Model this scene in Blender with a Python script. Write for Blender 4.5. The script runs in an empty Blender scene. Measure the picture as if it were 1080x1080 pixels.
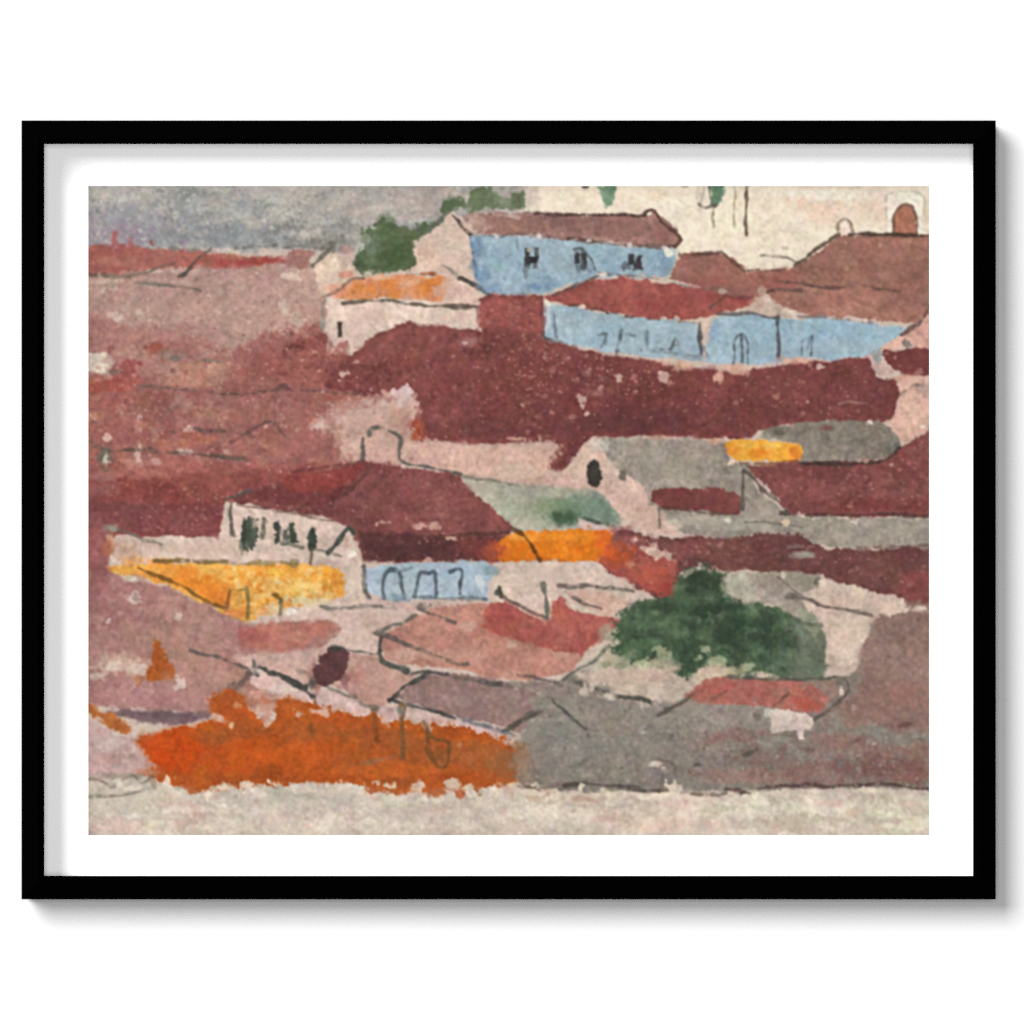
import bpy, bmesh, math
import numpy as np

# =============================================================== a framed watercolour on a white wall
# Everything is in metres: one unit of the sheet grid below is half a millimetre.
U = 0.0005
S = bpy.context.scene
C = S.collection
CAM_D = 3.2                                   # camera distance from the wall
CX, CZ = 540.0, 540.0                         # picture centre, in sheet units

# ------------------------------------------------------------------ the watercolour, painted wash by wash
PX0, PY0, PW, PH = 93, 196, 887, 685          # sheet grid, one unit = half a millimetre
X, Y = np.meshgrid(np.arange(PW) + PX0 + .5, np.arange(PH) + PY0 + .5)
X = X.astype(np.float32); Y = Y.astype(np.float32)
_fc = {}
_fy = np.fft.fftfreq(1024)[:, None]; _fx = np.fft.rfftfreq(1024)[None, :]
def nf(sig, seed=0, ax=1.0):
    """smooth noise, std 1, grain size sig, stretched ax times along x"""
    k = (sig, seed, ax)
    if k not in _fc:
        w = np.random.default_rng(seed * 7919 + int(sig * 101) + int(ax * 13)).standard_normal((1024, 1024))
        g = np.exp(-2 * np.pi ** 2 * ((_fx * sig * ax) ** 2 + (_fy * sig) ** 2))
        f = np.fft.irfft2(np.fft.rfft2(w) * g, s=(1024, 1024))
        _fc[k] = (f / f.std())[:PH, :PW].astype(np.float32)
    return _fc[k]
def blur(a, sig):
    p = 24
    b = np.pad(a, ((p, p), (p, p), (0, 0)), mode='edge')
    h, w = b.shape[:2]
    g = np.exp(-2 * np.pi ** 2 * sig ** 2 * (np.fft.fftfreq(h)[:, None] ** 2 + np.fft.rfftfreq(w)[None, :] ** 2))
    for c in range(3):
        b[..., c] = np.fft.irfft2(np.fft.rfft2(b[..., c]) * g, s=(h, w))
    return b[p:-p, p:-p].astype(np.float32)
def rgb(c):
    r, g, b = c
    if b > r + 12 and b > g:                      # cobalt thinned with grey
        l = .3 * r + .59 * g + .11 * b
        r, g, b = [.97 * (l + (v - l) * .74) for v in (r, g, b)]
    elif g > r + 6:                               # sap green warmed with umber
        r += .45 * (g - r); b += 3
    elif r > g + 25 and r < 178 and g - b < 22:   # earth reds
        g += .07 * (r - g); b += .07 * (r - b)
    elif r > g + 38 and r >= 178 and g - b < 14:  # rose
        r -= 6; g -= 1; b -= 8
    return np.array((r, g, b), np.float32) / 255.
IMG = np.zeros((PH, PW, 3), np.float32)
_seed = [1]
def box(x0, y0, x1, y1, pad):
    a = max(0, int(x0 - PX0 - pad)); b = min(PW, int(x1 - PX0 + pad) + 1)
    c = max(0, int(y0 - PY0 - pad)); d = min(PH, int(y1 - PY0 + pad) + 1)
    return slice(c, max(c, d)), slice(a, max(a, b))
def polysdf(pts, x, y):
    d = np.full(x.shape, 1e9, np.float32); s = np.zeros(x.shape, bool); n = len(pts)
    for i in range(n):
        ax, ay = pts[i]; bx, by = pts[(i + 1) % n]
        ex, ey = bx - ax, by - ay
        wx, wy = x - ax, y - ay
        t = np.clip((wx * ex + wy * ey) / (ex * ex + ey * ey + 1e-6), 0, 1)
        d = np.minimum(d, (wx - ex * t) ** 2 + (wy - ey * t) ** 2)
        if ay != by:
            c = ((ay > y) != (by > y)) & (x < (bx - ax) * (y - ay) / (by - ay) + ax)
            s ^= c
    d = np.sqrt(d)
    return np.where(s, -d, d)
def P(s):
    """'x,y x,y ...' -> points"""
    return [tuple(float(v) for v in q.split(',')) for q in s.split()]
def lay(sl, col, m):
    IMG[sl] += (col - IMG[sl]) * m[..., None]
def tint(sl, c1, c2, k, gran, hue=0.):
    lo = np.clip(.5 + .3 * nf(14, k % 5)[sl] + .12 * nf(5, k % 4)[sl], 0, 1)[..., None]
    c = rgb(c1) + (rgb(c2) - rgb(c1)) * lo
    g = 1 + gran * (.030 * nf(1.3, k % 6) + .018 * nf(3.0, k % 7) + .026 * nf(7, k % 8) + .018 * nf(16, k % 5, 1.8))[sl]
    return c * g[..., None]
def wash(pts, c1, c2=None, a=1., wob=1.6, rag=.7, soft=1.1, gran=1., edge=.0, dry=0., clump=4.):
    """a wash of pigment inside an outline: wobbling ragged rim, pooled edge, dry-brush gaps"""
    if isinstance(pts, str): pts = P(pts)
    _seed[0] += 1; k = _seed[0]
    xs = [p[0] for p in pts]; ys = [p[1] for p in pts]
    sl = box(min(xs), min(ys), max(xs), max(ys), 6 + 3 * wob + 3 * soft + 3 * rag)
    x = X[sl] + wob * .5 * nf(8, k % 6)[sl] + wob * .45 * nf(2.6, k % 5)[sl]; y = Y[sl] + wob * .5 * nf(8, (k + 3) % 6)[sl] + wob * .45 * nf(2.6, (k + 1) % 5)[sl]
    d = polysdf(pts, x, y) + rag * (.75 * nf(1.3, k % 5)[sl] + .5 * nf(.8, k % 4)[sl])
    soft = soft * 1.25
    if dry: d = d + dry * np.maximum(0, nf(clump, k % 7)[sl] + .45 * nf(1.7, k % 3)[sl] - .55) * 4
    m = np.clip(.5 - d / (2 * soft), 0, 1); m = m * m * (3 - 2 * m)
    col = tint(sl, c1, c2 or c1, k, gran)
    if edge: col = col * (1 - edge * np.exp(-((d + 2.0) / 2.2) ** 2))[..., None]
    lay(sl, col, m * a)
def blob(cx, cy, rx, ry, c, a=.7, rot=0., rough=.35, gran=1., pw=1.):
    """a soft wet bleed"""
    _seed[0] += 1; k = _seed[0]
    r = max(rx, ry)
    sl = box(cx - r, cy - r, cx + r, cy + r, r)
    x = X[sl] - cx; y = Y[sl] - cy
    q = math.radians(rot); u = x * math.cos(q) + y * math.sin(q); v = -x * math.sin(q) + y * math.cos(q)
    sm = min(1., r / 9.)
    if r < 7: rough = rough * 1.7
    d = np.sqrt((u / rx) ** 2 + (v / ry) ** 2) + rough * .45 * sm * nf(6, k % 6)[sl] + rough * .4 * nf(2, k % 5)[sl] + rough * .25 * nf(1, k % 4)[sl]
    m = np.clip((1.35 - d) / (.55 + .35 * sm), 0, 1) ** pw; m = m * m * (3 - 2 * m)
    lay(sl, tint(sl, c, c, k, gran), m * a)
def line(pts, w=1.5, c=(62, 60, 56), a=.85, brk=.25, wob=.5, curve=True):
    """a pencil or ink line of varying pressure"""
    if isinstance(pts, str): pts = P(pts)
    _seed[0] += 1; k = _seed[0]
    if curve and len(pts) > 2:
        q = []
        for i in range(len(pts) - 1):
            p0 = pts[max(i - 1, 0)]; p1 = pts[i]; p2 = pts[i + 1]; p3 = pts[min(i + 2, len(pts) - 1)]
            for t in (0, .25, .5, .75):
                q.append(tuple(.5 * (2 * p1[j] + (p2[j] - p0[j]) * t + (2 * p0[j] - 5 * p1[j] + 4 * p2[j] - p3[j]) * t * t + (3 * p1[j] - p0[j] - 3 * p2[j] + p3[j]) * t ** 3) for j in (0, 1)))
        pts = q + [pts[-1]]
    xs = [p[0] for p in pts]; ys = [p[1] for p in pts]
    sl = box(min(xs), min(ys), max(xs), max(ys), 8 + w)
    x = X[sl] + wob * nf(5, k % 6)[sl]; y = Y[sl] + wob * nf(5, (k + 2) % 6)[sl]
    d = np.full(x.shape, 1e9, np.float32)
    for i in range(len(pts) - 1):
        ax, ay = pts[i]; ex, ey = pts[i + 1][0] - ax, pts[i + 1][1] - ay
        t = np.clip(((x - ax) * ex + (y - ay) * ey) / (ex * ex + ey * ey + 1e-6), 0, 1)
        d = np.minimum(d, (x - ax - ex * t) ** 2 + (y - ay - ey * t) ** 2)
    d = np.sqrt(d)
    ww = w * .54 * (1 + .3 * nf(5, k % 7)[sl] + .2 * nf(1.5, k % 4)[sl]) + .15
    m = np.clip(.5 - (d - ww) / 2.0, 0, 1)
    pr = np.clip(1.18 - brk * (1 + .9 * nf(3.5, k % 5)[sl] + .7 * nf(1.3, k % 6)[sl]), .0, 1)
    lay(sl, tint(sl, c, c, k, 1.), m * pr * a)
def specks(x0, y0, x1, y1, n, c=(205, 180, 170), a=.75, r=(1., 2.4), poly=None):
    """bare paper left between dry brush marks"""
    _seed[0] += 1
    g = np.random.default_rng(_seed[0] + 500)
    if isinstance(poly, str): poly = P(poly)
    for _ in range(n):
        cx, cy = g.uniform(x0, x1), g.uniform(y0, y1)
        rr = g.uniform(*r) * (1.6 if g.random() < .12 else 1)
        if poly is not None and polysdf(poly, np.array([[cx]], np.float32), np.array([[cy]], np.float32))[0, 0] > -2: continue
        blob(cx, cy, rr * g.uniform(.9, 1.7), rr, c, a * g.uniform(.45, 1), rough=.5)
def mottle(poly, c, amt=.5, sig=5., thr=.3, ax=1.0, seed=None):
    """uneven second pigment showing through inside an outline"""
    poly = P(poly); _seed[0] += 1; k = _seed[0] if seed is None else seed
    xs = [p[0] for p in poly]; ys = [p[1] for p in poly]
    sl = box(min(xs), min(ys), max(xs), max(ys), 4)
    d = polysdf(poly, X[sl] + 2 * nf(6, k % 6)[sl], Y[sl] + 2 * nf(6, (k + 1) % 6)[sl])
    m = np.clip(.5 - d / 6, 0, 1) * np.clip((.8 * nf(sig, k % 9, ax)[sl] + .35 * nf(1.2, k % 5)[sl] - thr) * .8, 0, 1)
    lay(sl, tint(sl, c, c, k, 1.), m * amt * .75)

INK = (66, 62, 58); GREY = (98, 96, 90); CREAM = (218, 196, 178); PALE = (226, 212, 194)
def paint():
    IMG[:] = rgb((205, 184, 170))
    # ---- hill and sky, upper left
    wash('85,190 570,190 560,230 480,232 430,250 380,270 340,268 300,262 85,262', (178, 172, 165), (164, 162, 158), soft=3)
    blob(190, 236, 130, 26, (150, 151, 150), .75)
    blob(240, 250, 90, 12, (140, 143, 146), .7)
    blob(115, 250, 46, 12, (160, 146, 158), .75)
    blob(118, 222, 36, 14, (152, 152, 156), .5)
    blob(115, 205, 30, 9, (186, 182, 170), .6)
    blob(330, 246, 46, 15, (140, 138, 132), .8)
    blob(345, 255, 26, 8, (120, 116, 110), .6)
    blob(440, 214, 90, 16, (186, 170, 160), .8)
    blob(360, 212, 60, 16, (182, 172, 162), .6)
    blob(290, 206, 60, 9, (184, 174, 166), .5)
    mottle('93,196 480,196 470,230 370,255 93,245', (196, 186, 176), .45, 4, .5)
    mottle('93,196 480,196 400,240 93,256', (140, 143, 144), .35, 5, .5)
    mottle('93,196 470,196 440,240 350,258 93,258', (192, 184, 174), .8, 8, .35, 1.8); mottle('93,200 430,200 380,258 93,258', (132, 132, 134), .6, 6, .5, 1.8); mottle('93,225 200,235 200,256 93,256', (150, 134, 146), .6, 4, .4, 2.)
    blob(345, 240, 30, 9, (150, 146, 142), .5); blob(215, 222, 40, 9, (160, 162, 158), .5); blob(395, 225, 30, 10, (194, 176, 166), .6); blob(150, 205, 26, 5, (176, 172, 164), .5)
    gg = np.random.default_rng(78)
    for q_ in range(40):
        cc = [(196, 190, 180), (150, 144, 156), (190, 178, 168), (140, 142, 142), (186, 186, 174)][gg.integers(5)]
        blob(gg.uniform(93, 440), gg.uniform(198, 250), gg.uniform(5, 16), gg.uniform(2.5, 6), cc, gg.uniform(.25, .5), rough=.8)
    specks(95, 198, 460, 256, 160, (204, 198, 188), .6, (.6, 1.4)); specks(95, 200, 400, 256, 110, (122, 122, 122), .5, (.6, 1.4)); specks(95, 225, 200, 256, 50, (156, 136, 156), .6, (.8, 2.))
    # ---- cream church front, upper right
    wash('556,190 990,190 990,262 880,262 840,285 780,296 715,280 700,240 690,230 600,226 553,222', (240, 226, 205), (234, 219, 197), gran=.5)
    for q in ((870, 228, 32, 10, (234, 204, 184), .6), (850, 218, 12, 5, (230, 196, 176), .5), (880, 207, 34, 6, (241, 232, 216), .7), (930, 225, 24, 10, (228, 200, 178), .5),
              (640, 208, 60, 8, (238, 220, 196), .5), (710, 216, 16, 14, (240, 229, 208), .5), (830, 250, 30, 9, (236, 219, 196), .6), (800, 262, 20, 6, (226, 208, 188), .6),
              (770, 230, 26, 20, (238, 225, 198), .5), (880, 198, 60, 3, (222, 196, 178), .4), (972, 230, 8, 12, (232, 206, 176), .6), (590, 213, 26, 10, (234, 220, 198), .5)):
        blob(*q)
    for q in ((868, 222, 34, 10, (236, 200, 178), .55), (845, 215, 14, 6, (230, 188, 166), .5), (905, 218, 22, 7, (236, 206, 186), .5), (850, 203, 40, 4, (240, 228, 212), .7), (880, 236, 26, 5, (236, 208, 188), .5), (926, 208, 8, 6, (228, 210, 190), .5), (970, 235, 7, 12, (236, 212, 182), .6), (660, 204, 40, 5, (238, 216, 192), .5), (800, 245, 30, 12, (240, 226, 202), .5)): blob(*q, rough=.7)
    blob(558, 200, 12, 20, (206, 190, 174), .7)
    wash('630,196 649,194 648,205 644,217 638,219 634,208', (92, 144, 112), (118, 160, 130), soft=1.6)
    wash('746,194 764,194 763,208 757,217 750,217 748,206', (58, 106, 84), (92, 134, 108), soft=1.4)
    line('742,196 740,214', 1.6, (180, 164, 146)); line('738,216 744,220 755,218', 2.4, (104, 94, 84)); line('753,222 752,239', 2.2, (140, 122, 108))
    line('774,196 774,240', 1.6, (168, 152, 134)); line('787,194 787,249', 2.4, (98, 84, 74), .95, .1); line('747,196 749,210', 2, (60, 70, 62))
    blob(617, 197.5, 4, 1.6, (100, 84, 72), .8); blob(723, 197, 4, 1.6, (150, 134, 116), .6); blob(736, 206, 3, 8, (214, 200, 180), .7)
    line('802,270 815,271 830,272 839,277', 2, (128, 118, 106), .8); blob(826, 262, 5, 2, (190, 176, 158), .7)
    wash('936,206 972,205 974,246 936,246', (242, 234, 218), (238, 226, 208), rag=.4, wob=1)
    line('934,230 934,216 935,207 942,203 956,203 968,203 974,210 974,226', 2, (186, 178, 162), .8, .3, curve=False)
    wash('943,248 942,232 945,222 951,217 958,217 963,222 966,232 966,248', (170, 112, 90), (182, 126, 102), wob=.6, rag=.5)
    line('942,247 942,232 945,222 951,217 958,217 963,222 966,232 966,246', 2.8, (112, 82, 66), .85, .15)
    wash('885,249 885,238 891,233 897,238 897,249', (238, 216, 198), wob=.5, rag=.3)
    line('883,243 885,236 891,231 897,236 899,243', 2.6, (146, 128, 110), .9, .15)
    # ---- red strip
    wash('85,260 116,258 140,260 180,262 232,269 300,272 306,278 262,283 225,284 195,282 160,285 140,290 85,292', (160, 88, 80), (168, 104, 92), rag=1.2, soft=2)
    wash('225,271 300,273 303,279 262,282 228,282', (156, 70, 64), (164, 82, 74), soft=2.4, rag=1.2)
    blob(122, 276, 20, 6, (168, 116, 98), .55); blob(180, 272, 26, 6, (166, 104, 92), .5); blob(250, 272, 14, 3, (170, 112, 90), .5)
    blob(105, 284, 18, 5, (162, 102, 94), .5)
    for q in ((121, 254, 4.5, 10), (138, 258, 3.5, 6), (160, 258, 3, 5), (107, 259, 4, 4), (127, 260, 5, 5)): blob(*q, (158, 86, 84), .85)
    wash('303,265 334,264 326,284 300,285', (164, 116, 106), (176, 128, 116))
    # ---- rosy field, left
    wash('85,291 165,284 230,283 300,281 330,284 350,300 345,365 320,380 230,395 85,400', (184, 150, 138), (176, 138, 128), soft=3, wob=3)
    blob(215, 330, 110, 28, (180, 146, 134), .6); blob(130, 310, 46, 12, (176, 136, 126), .5); blob(180, 300, 40, 6, (188, 152, 142), .5)
    blob(325, 300, 20, 18, (194, 162, 148), .6); blob(320, 335, 24, 14, (182, 138, 128), .5)
    blob(105, 345, 34, 16, (164, 106, 98), .7); blob(130, 358, 46, 10, (166, 108, 100), .7); blob(200, 352, 50, 12, (176, 132, 122), .6)
    wash('275,352 300,343 345,342 350,420 250,402 262,372', (150, 88, 82), (158, 96, 88), soft=6, wob=4, rag=2.5, dry=1.0)
    mottle('93,285 340,285 340,350 93,360', (200, 172, 158), .5, 2.4, .6); mottle('93,285 340,285 340,350 93,360', (160, 118, 110), .4, 2.4, .7)
    for q in ((298, 326, 6, 7), (300, 351, 6, 8), (122, 334, 9, 4), (145, 331, 6, 4), (118, 304, 6, 3), (308, 292, 10, 4), (310, 340, 5, 6)): blob(*q, (212, 190, 172), .75, rough=.7)
    blob(165, 286, 14, 3, (208, 186, 170), .7); blob(112, 297, 20, 3, (196, 172, 156), .7); blob(230, 264, 16, 2.4, (206, 190, 178), .6)
    line('93,289 118,292 150,289 172,281 185,278', 2.6, (106, 92, 82), .8); blob(118, 292, 22, 2.4, (126, 112, 98), .5)
    line('146,299 166,300 172,302 190,303 207,306 212,307', 2.4, (112, 104, 94), .85, .3); blob(117, 301, 5, 3, (140, 124, 110), .6)
    line('222,262 207,276 198,287 190,291', 2.8, (92, 82, 74), .9, .15); blob(192, 290, 5, 3, (92, 84, 76), .7)
    line('180,261 200,265 230,266', 2.4, (128, 116, 116), .6, .4); line('248,262 262,260 280,261 300,260 322,260 345,262', 3, (112, 106, 98), .75, .3)
    for q in ((184, 262, 6, 3), (205, 263, 8, 3), (282, 255, 7, 5), (308, 234, 6, 5)): blob(*q, (128, 124, 122), .5)
    # ---- red roofs of the left middle
    wash('85,352 160,352 250,372 300,350 345,350 360,376 420,396 450,430 420,500 85,520', (162, 108, 100), (156, 98, 92), soft=6, wob=5, rag=2.5)
    wash('85,348 160,346 200,356 240,372 240,386 160,384 85,380', (176, 130, 120), (168, 116, 108), soft=5, wob=4, rag=2)
    wash('93,372 112,372 122,381 116,394 93,394', (210, 194, 176), (216, 202, 186), soft=1.8); blob(118, 391, 6, 5, (112, 96, 86), .85)
    blob(165, 368, 11, 7, (150, 76, 60), .85); wash('128,385 142,377 150,380 148,398 128,400', (146, 72, 68), (152, 80, 76))
    blob(150, 375, 14, 6, (184, 140, 130), .6)
    wash('85,400 120,396 150,402 140,413 85,416', (158, 74, 64), (166, 88, 78), soft=3); blob(108, 425, 26, 8, (170, 96, 86), .7)
    wash('168,380 236,380 252,392 248,402 220,410 180,408 166,396', (190, 136, 126), (184, 128, 118), soft=3, wob=3, rag=1.6)
    blob(205, 396, 24, 9, (196, 140, 130), .6); blob(232, 396, 10, 7, (168, 120, 110), .6); blob(180, 390, 10, 8, (178, 140, 130), .6)
    blob(255, 392, 14, 8, (176, 116, 102), .7); blob(190, 374, 22, 5, (150, 132, 122), .7)
    blob(280, 385, 40, 18, (150, 82, 76), .6); blob(320, 392, 30, 12, (166, 96, 84), .65); blob(110, 445, 28, 14, (172, 104, 94), .7)
    blob(165, 430, 26, 14, (150, 92, 88), .5); blob(250, 435, 50, 16, (162, 104, 94), .6); blob(230, 425, 22, 10, (168, 120, 110), .6); blob(200, 442, 26, 10, (160, 112, 106), .5)
    blob(150, 462, 50, 8, (166, 104, 96), .6); blob(205, 466, 36, 6, (182, 110, 100), .7); blob(330, 445, 26, 20, (156, 98, 92), .6); blob(285, 470, 40, 16, (152, 92, 84), .6)
    blob(110, 462, 14, 8, (150, 92, 84), .6); blob(128, 432, 6, 10, (190, 142, 130), .5)
    wash('120,486 160,481 230,486 300,488 330,490 320,500 270,500 200,503 125,506 110,498', (172, 104, 94), (164, 94, 86), soft=3, wob=2.5)
    blob(142, 488, 14, 6, (190, 138, 128), .7); blob(165, 487, 5, 3, (204, 166, 154), .7); blob(345, 490, 30, 8, (148, 84, 78), .6)
    wash('85,505 122,506 200,501 270,498 310,494 360,488 330,500 300,510 245,522 238,545 232,566 150,566 85,560', (140, 70, 66), (150, 80, 74), soft=2.5, wob=2.5, rag=1.2)
    wash('122,508 200,502 285,499 290,508 240,520 236,530 170,528 125,520', (132, 66, 60), (142, 78, 70), soft=4, rag=1.6)
    wash('85,520 122,530 160,530 240,532 234,566 165,566 140,562 85,560', (134, 74, 74), (126, 66, 66), soft=4)
    blob(105, 518, 18, 9, (148, 94, 90), .7); blob(108, 550, 20, 10, (152, 96, 92), .6); line('150,528 190,532 230,530', 3, (112, 60, 58), .5, .4); blob(120, 534, 22, 5, (116, 68, 64), .6)
    wash('85,552 112,556 118,575 116,600 125,612 85,610', (146, 84, 82), (156, 98, 94), soft=3)
    mottle('93,400 345,400 345,500 93,500', (190, 136, 124), .45, 2.6, .75); mottle('93,360 345,390 345,500 93,500', (128, 74, 70), .45, 3, .7); mottle('93,505 240,505 235,560 93,560', (120, 58, 56), .5, 4, .4, 2.)
    for q in ((163, 455, 5, 6), (201, 453, 4, 4), (112, 485, 4, 5), (100, 441, 4, 3), (116, 462, 4, 3), (236, 480, 5, 3), (196, 476, 8, 3), (146, 480, 3, 6), (148, 445, 3, 9), (106, 417, 4, 3)): blob(*q, (212, 182, 168), .8, rough=.6)
    mottle('93,392 150,384 250,392 345,384 372,404 420,418 345,438 350,492 93,500', (138, 78, 72), .8, 6, .35, 2.2); mottle('93,392 150,384 250,392 345,384 372,404 420,418 345,438 350,492 93,500', (186, 132, 120), .8, 5, .5, 2.2); mottle('93,392 150,384 250,392 345,384 372,404 420,418 345,438 350,492 93,500', (178, 98, 86), .6, 7, .4, 2.); mottle('93,345 345,340 345,400 93,400', (146, 84, 78), .6, 5, .5, 1.5)
    for i_, (x_, y_, a_, b_, c_) in enumerate(((150, 392, 16, 6, (176, 128, 118)), (134, 422, 18, 7, (174, 104, 94)), (186, 426, 14, 6, (172, 134, 122)), (222, 436, 16, 6, (178, 122, 110)), (262, 424, 18, 6, (150, 96, 90)), (300, 452, 20, 8, (152, 96, 88)), (272, 482, 30, 5, (164, 108, 98)), (104, 437, 10, 5, (186, 120, 108)),
        (152, 448, 10, 5, (186, 122, 112)), (228, 462, 26, 4, (186, 106, 94)), (175, 470, 20, 5, (178, 112, 102)), (312, 430, 16, 9, (164, 112, 104)), (338, 424, 14, 7, (158, 100, 92)), (250, 376, 14, 7, (158, 104, 96)), (226, 388, 12, 6, (200, 148, 138)), (196, 402, 18, 5, (192, 140, 130)), (130, 372, 12, 5, (186, 140, 130)))): blob(x_, y_, a_, b_, c_, .6, rough=.8)
    specks(95, 350, 340, 500, 90, (198, 152, 140), .5, (.8, 1.8)); specks(95, 505, 235, 560, 24, (178, 126, 120), .5, (.8, 1.6))
    line('140,407 158,408 175,409 190,411 208,412 225,414', 2.6, (110, 86, 80), .75, .35); line('235,416 255,415 275,414 292,411 300,407', 3, (96, 70, 66), .85, .25); line('300,410 330,412 350,415 385,416', 3, (100, 72, 68), .75, .3)
    line('176,378 188,377 210,380 236,382', 3.4, (124, 112, 104), .6, .5); blob(183, 378, 5, 3, (110, 100, 94), .6); blob(298, 407, 4, 3, (96, 74, 70), .7)
    line('168,443 178,434 192,427', 2.4, (116, 84, 78), .7); line('183,455 196,453 205,452 214,455 225,454 236,455', 2.8, (104, 84, 78), .75, .3)
    line('243,466 252,461 262,455 272,450 286,445 296,455 306,464 314,472', 2.6, (100, 74, 70), .8, .2); line('290,418 290,434', 2.6, (116, 82, 78), .7)
    line('100,472 115,475 140,474 180,477 225,481 262,484', 3, (94, 78, 70), .8, .3); blob(111, 480, 11, 9, (98, 100, 88), .7); blob(112, 486, 4, 5, (206, 196, 182), .8); line('97,467 108,476 106,492 116,496', 1.8, (90, 96, 82), .7); blob(98, 446, 5, 2.4, (112, 84, 78), .7)
    # ---- trees and pink gable on the ridge
    wash('374,286 372,274 380,262 386,250 384,238 393,240 399,228 404,225 412,232 418,236 432,239 446,233 464,233 452,244 442,250 434,256 436,270 438,280 428,288 398,289 379,288', (74, 98, 66), (94, 116, 84), wob=2.4, rag=1.7, soft=2)
    blob(392, 262, 9, 13, (116, 134, 114), .6); blob(414, 270, 18, 13, (58, 86, 54), .65); blob(408, 236, 9, 9, (80, 104, 72), .6); blob(378, 275, 6, 8, (62, 86, 60), .7); blob(430, 262, 6, 13, (64, 90, 60), .55); blob(403, 283, 20, 4, (70, 94, 64), .6); blob(386, 252, 4, 5, (168, 166, 154), .5); blob(446, 241, 12, 5, (84, 106, 80), .5)
    wash('466,226 469,212 482,208 491,213 497,200 512,198 524,206 534,210 541,203 554,202 554,218 540,222 515,221 500,223 480,221', (110, 130, 100), (90, 112, 80), wob=2, rag=1.3, soft=1.6)
    blob(475, 217, 9, 8, (76, 100, 72), .6); blob(512, 211, 12, 7, (84, 108, 78), .55); blob(546, 211, 7, 7, (86, 112, 78), .5); blob(531, 214, 7, 5, (150, 152, 132), .5); blob(493, 218, 8, 3, (140, 142, 122), .5)
    wash('331,283 340,272 352,264 366,274 376,284 372,296 352,304 338,316 336,300', (220, 196, 174), (206, 182, 162)); blob(366, 290, 7, 4, (196, 120, 104), .6); blob(352, 305, 9, 5, (212, 150, 128), .7); blob(352, 280, 8, 8, (226, 204, 180), .7); blob(370, 272, 5, 10, (196, 174, 158), .5)
    line('329,282 338,273 350,262', 3.6, (100, 98, 88), .85, .15); blob(351, 259, 4, 6, (110, 108, 100), .7); blob(366, 264, 8, 5, (168, 124, 112), .6)
    wash('477,225 488,232 497,249 497,262 502,300 506,322 500,326 470,318 466,292 436,288 428,288 438,280 437,262 446,250 462,238', (212, 184, 168), (218, 194, 176))
    blob(478, 245, 10, 14, (222, 194, 174), .5); blob(448, 268, 10, 7, (200, 160, 148), .5); blob(470, 276, 14, 10, (212, 182, 166), .5); blob(490, 280, 6, 12, (220, 196, 180), .6)
    line('476,221 464,232 456,240 448,246', 2.4, (106, 106, 96), .8, .25); line('478,228 486,236 492,243 499,250', 3, (72, 66, 62), .9, .1)
    # ---- small house with orange roof
    wash('345,314 360,306 400,316 500,322 505,342 508,352 500,349 450,344 432,338 412,346 394,354 379,366 372,375 346,375 340,362', (214, 188, 174), (220, 198, 182))
    blob(352, 330, 6, 16, (228, 212, 194), .7); blob(400, 335, 30, 7, (210, 182, 166), .5); blob(480, 335, 18, 5, (210, 176, 164), .5); blob(356, 368, 12, 6, (226, 202, 184), .6); blob(505, 352, 6, 4, (224, 196, 178), .7)
    wash('362,302 374,294 400,291 440,291 470,292 474,302 466,318 440,317 400,315 362,318 353,314', (212, 146, 104), (206, 136, 98), wob=1.4)
    for q in ((392, 304, 7, 6), (410, 300, 10, 7), (417, 310, 7, 5), (447, 304, 12, 9), (456, 300, 8, 7), (462, 296, 6, 4), (377, 306, 10, 7)): blob(*q, (212, 128, 62), .65)
    blob(430, 312, 10, 5, (206, 146, 120), .7); blob(428, 298, 5, 6, (222, 166, 124), .6); blob(366, 307, 8, 6, (206, 132, 104), .6); blob(356, 310, 5, 4, (214, 142, 122), .7); blob(478, 300, 8, 9, (212, 182, 168), .8)
    blob(470, 306, 9, 12, (214, 176, 152), .7, rough=.7); blob(432, 300, 9, 6, (224, 180, 148), .6, rough=.7); blob(402, 293, 14, 3, (222, 186, 160), .6); blob(368, 302, 10, 6, (212, 160, 138), .6, rough=.6)
    wash('474,298 502,304 504,322 470,320', (210, 182, 168), (206, 172, 160))
    line('345,313 354,308 366,299 372,295 383,294', 2.4, (122, 96, 80), .8, .2); line('344,314 340,328 341,350', 2.6, (136, 140, 126), .7, .3); blob(341, 342, 3, 8, (156, 164, 148), .6)
    line('362,319 380,318 400,317 430,321 460,323 503,324', 3, (92, 82, 70), .85, .15); line('430,290 445,289 458,289', 3, (150, 82, 52), .85, .2)
    wash('356,340 360.5,340 360.5,356 356,356', (74, 66, 60), wob=.5, rag=.4); line('503,324 504,338', 2, (124, 88, 80), .7)
    line('466,280 474,284 482,290', 2.6, (142, 130, 120), .8, .2); line('485,294 495,296 506,304 518,313', 3.4, (76, 68, 64), .9, .15)
    # ---- upper blue house
    wash('497,250 540,249 600,254 650,259 714,263 716,272 712,286 704,294 682,293 640,291 600,300 572,312 520,312 512,308 501,290', (148, 180, 198), (164, 190, 202), gran=.8)
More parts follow.
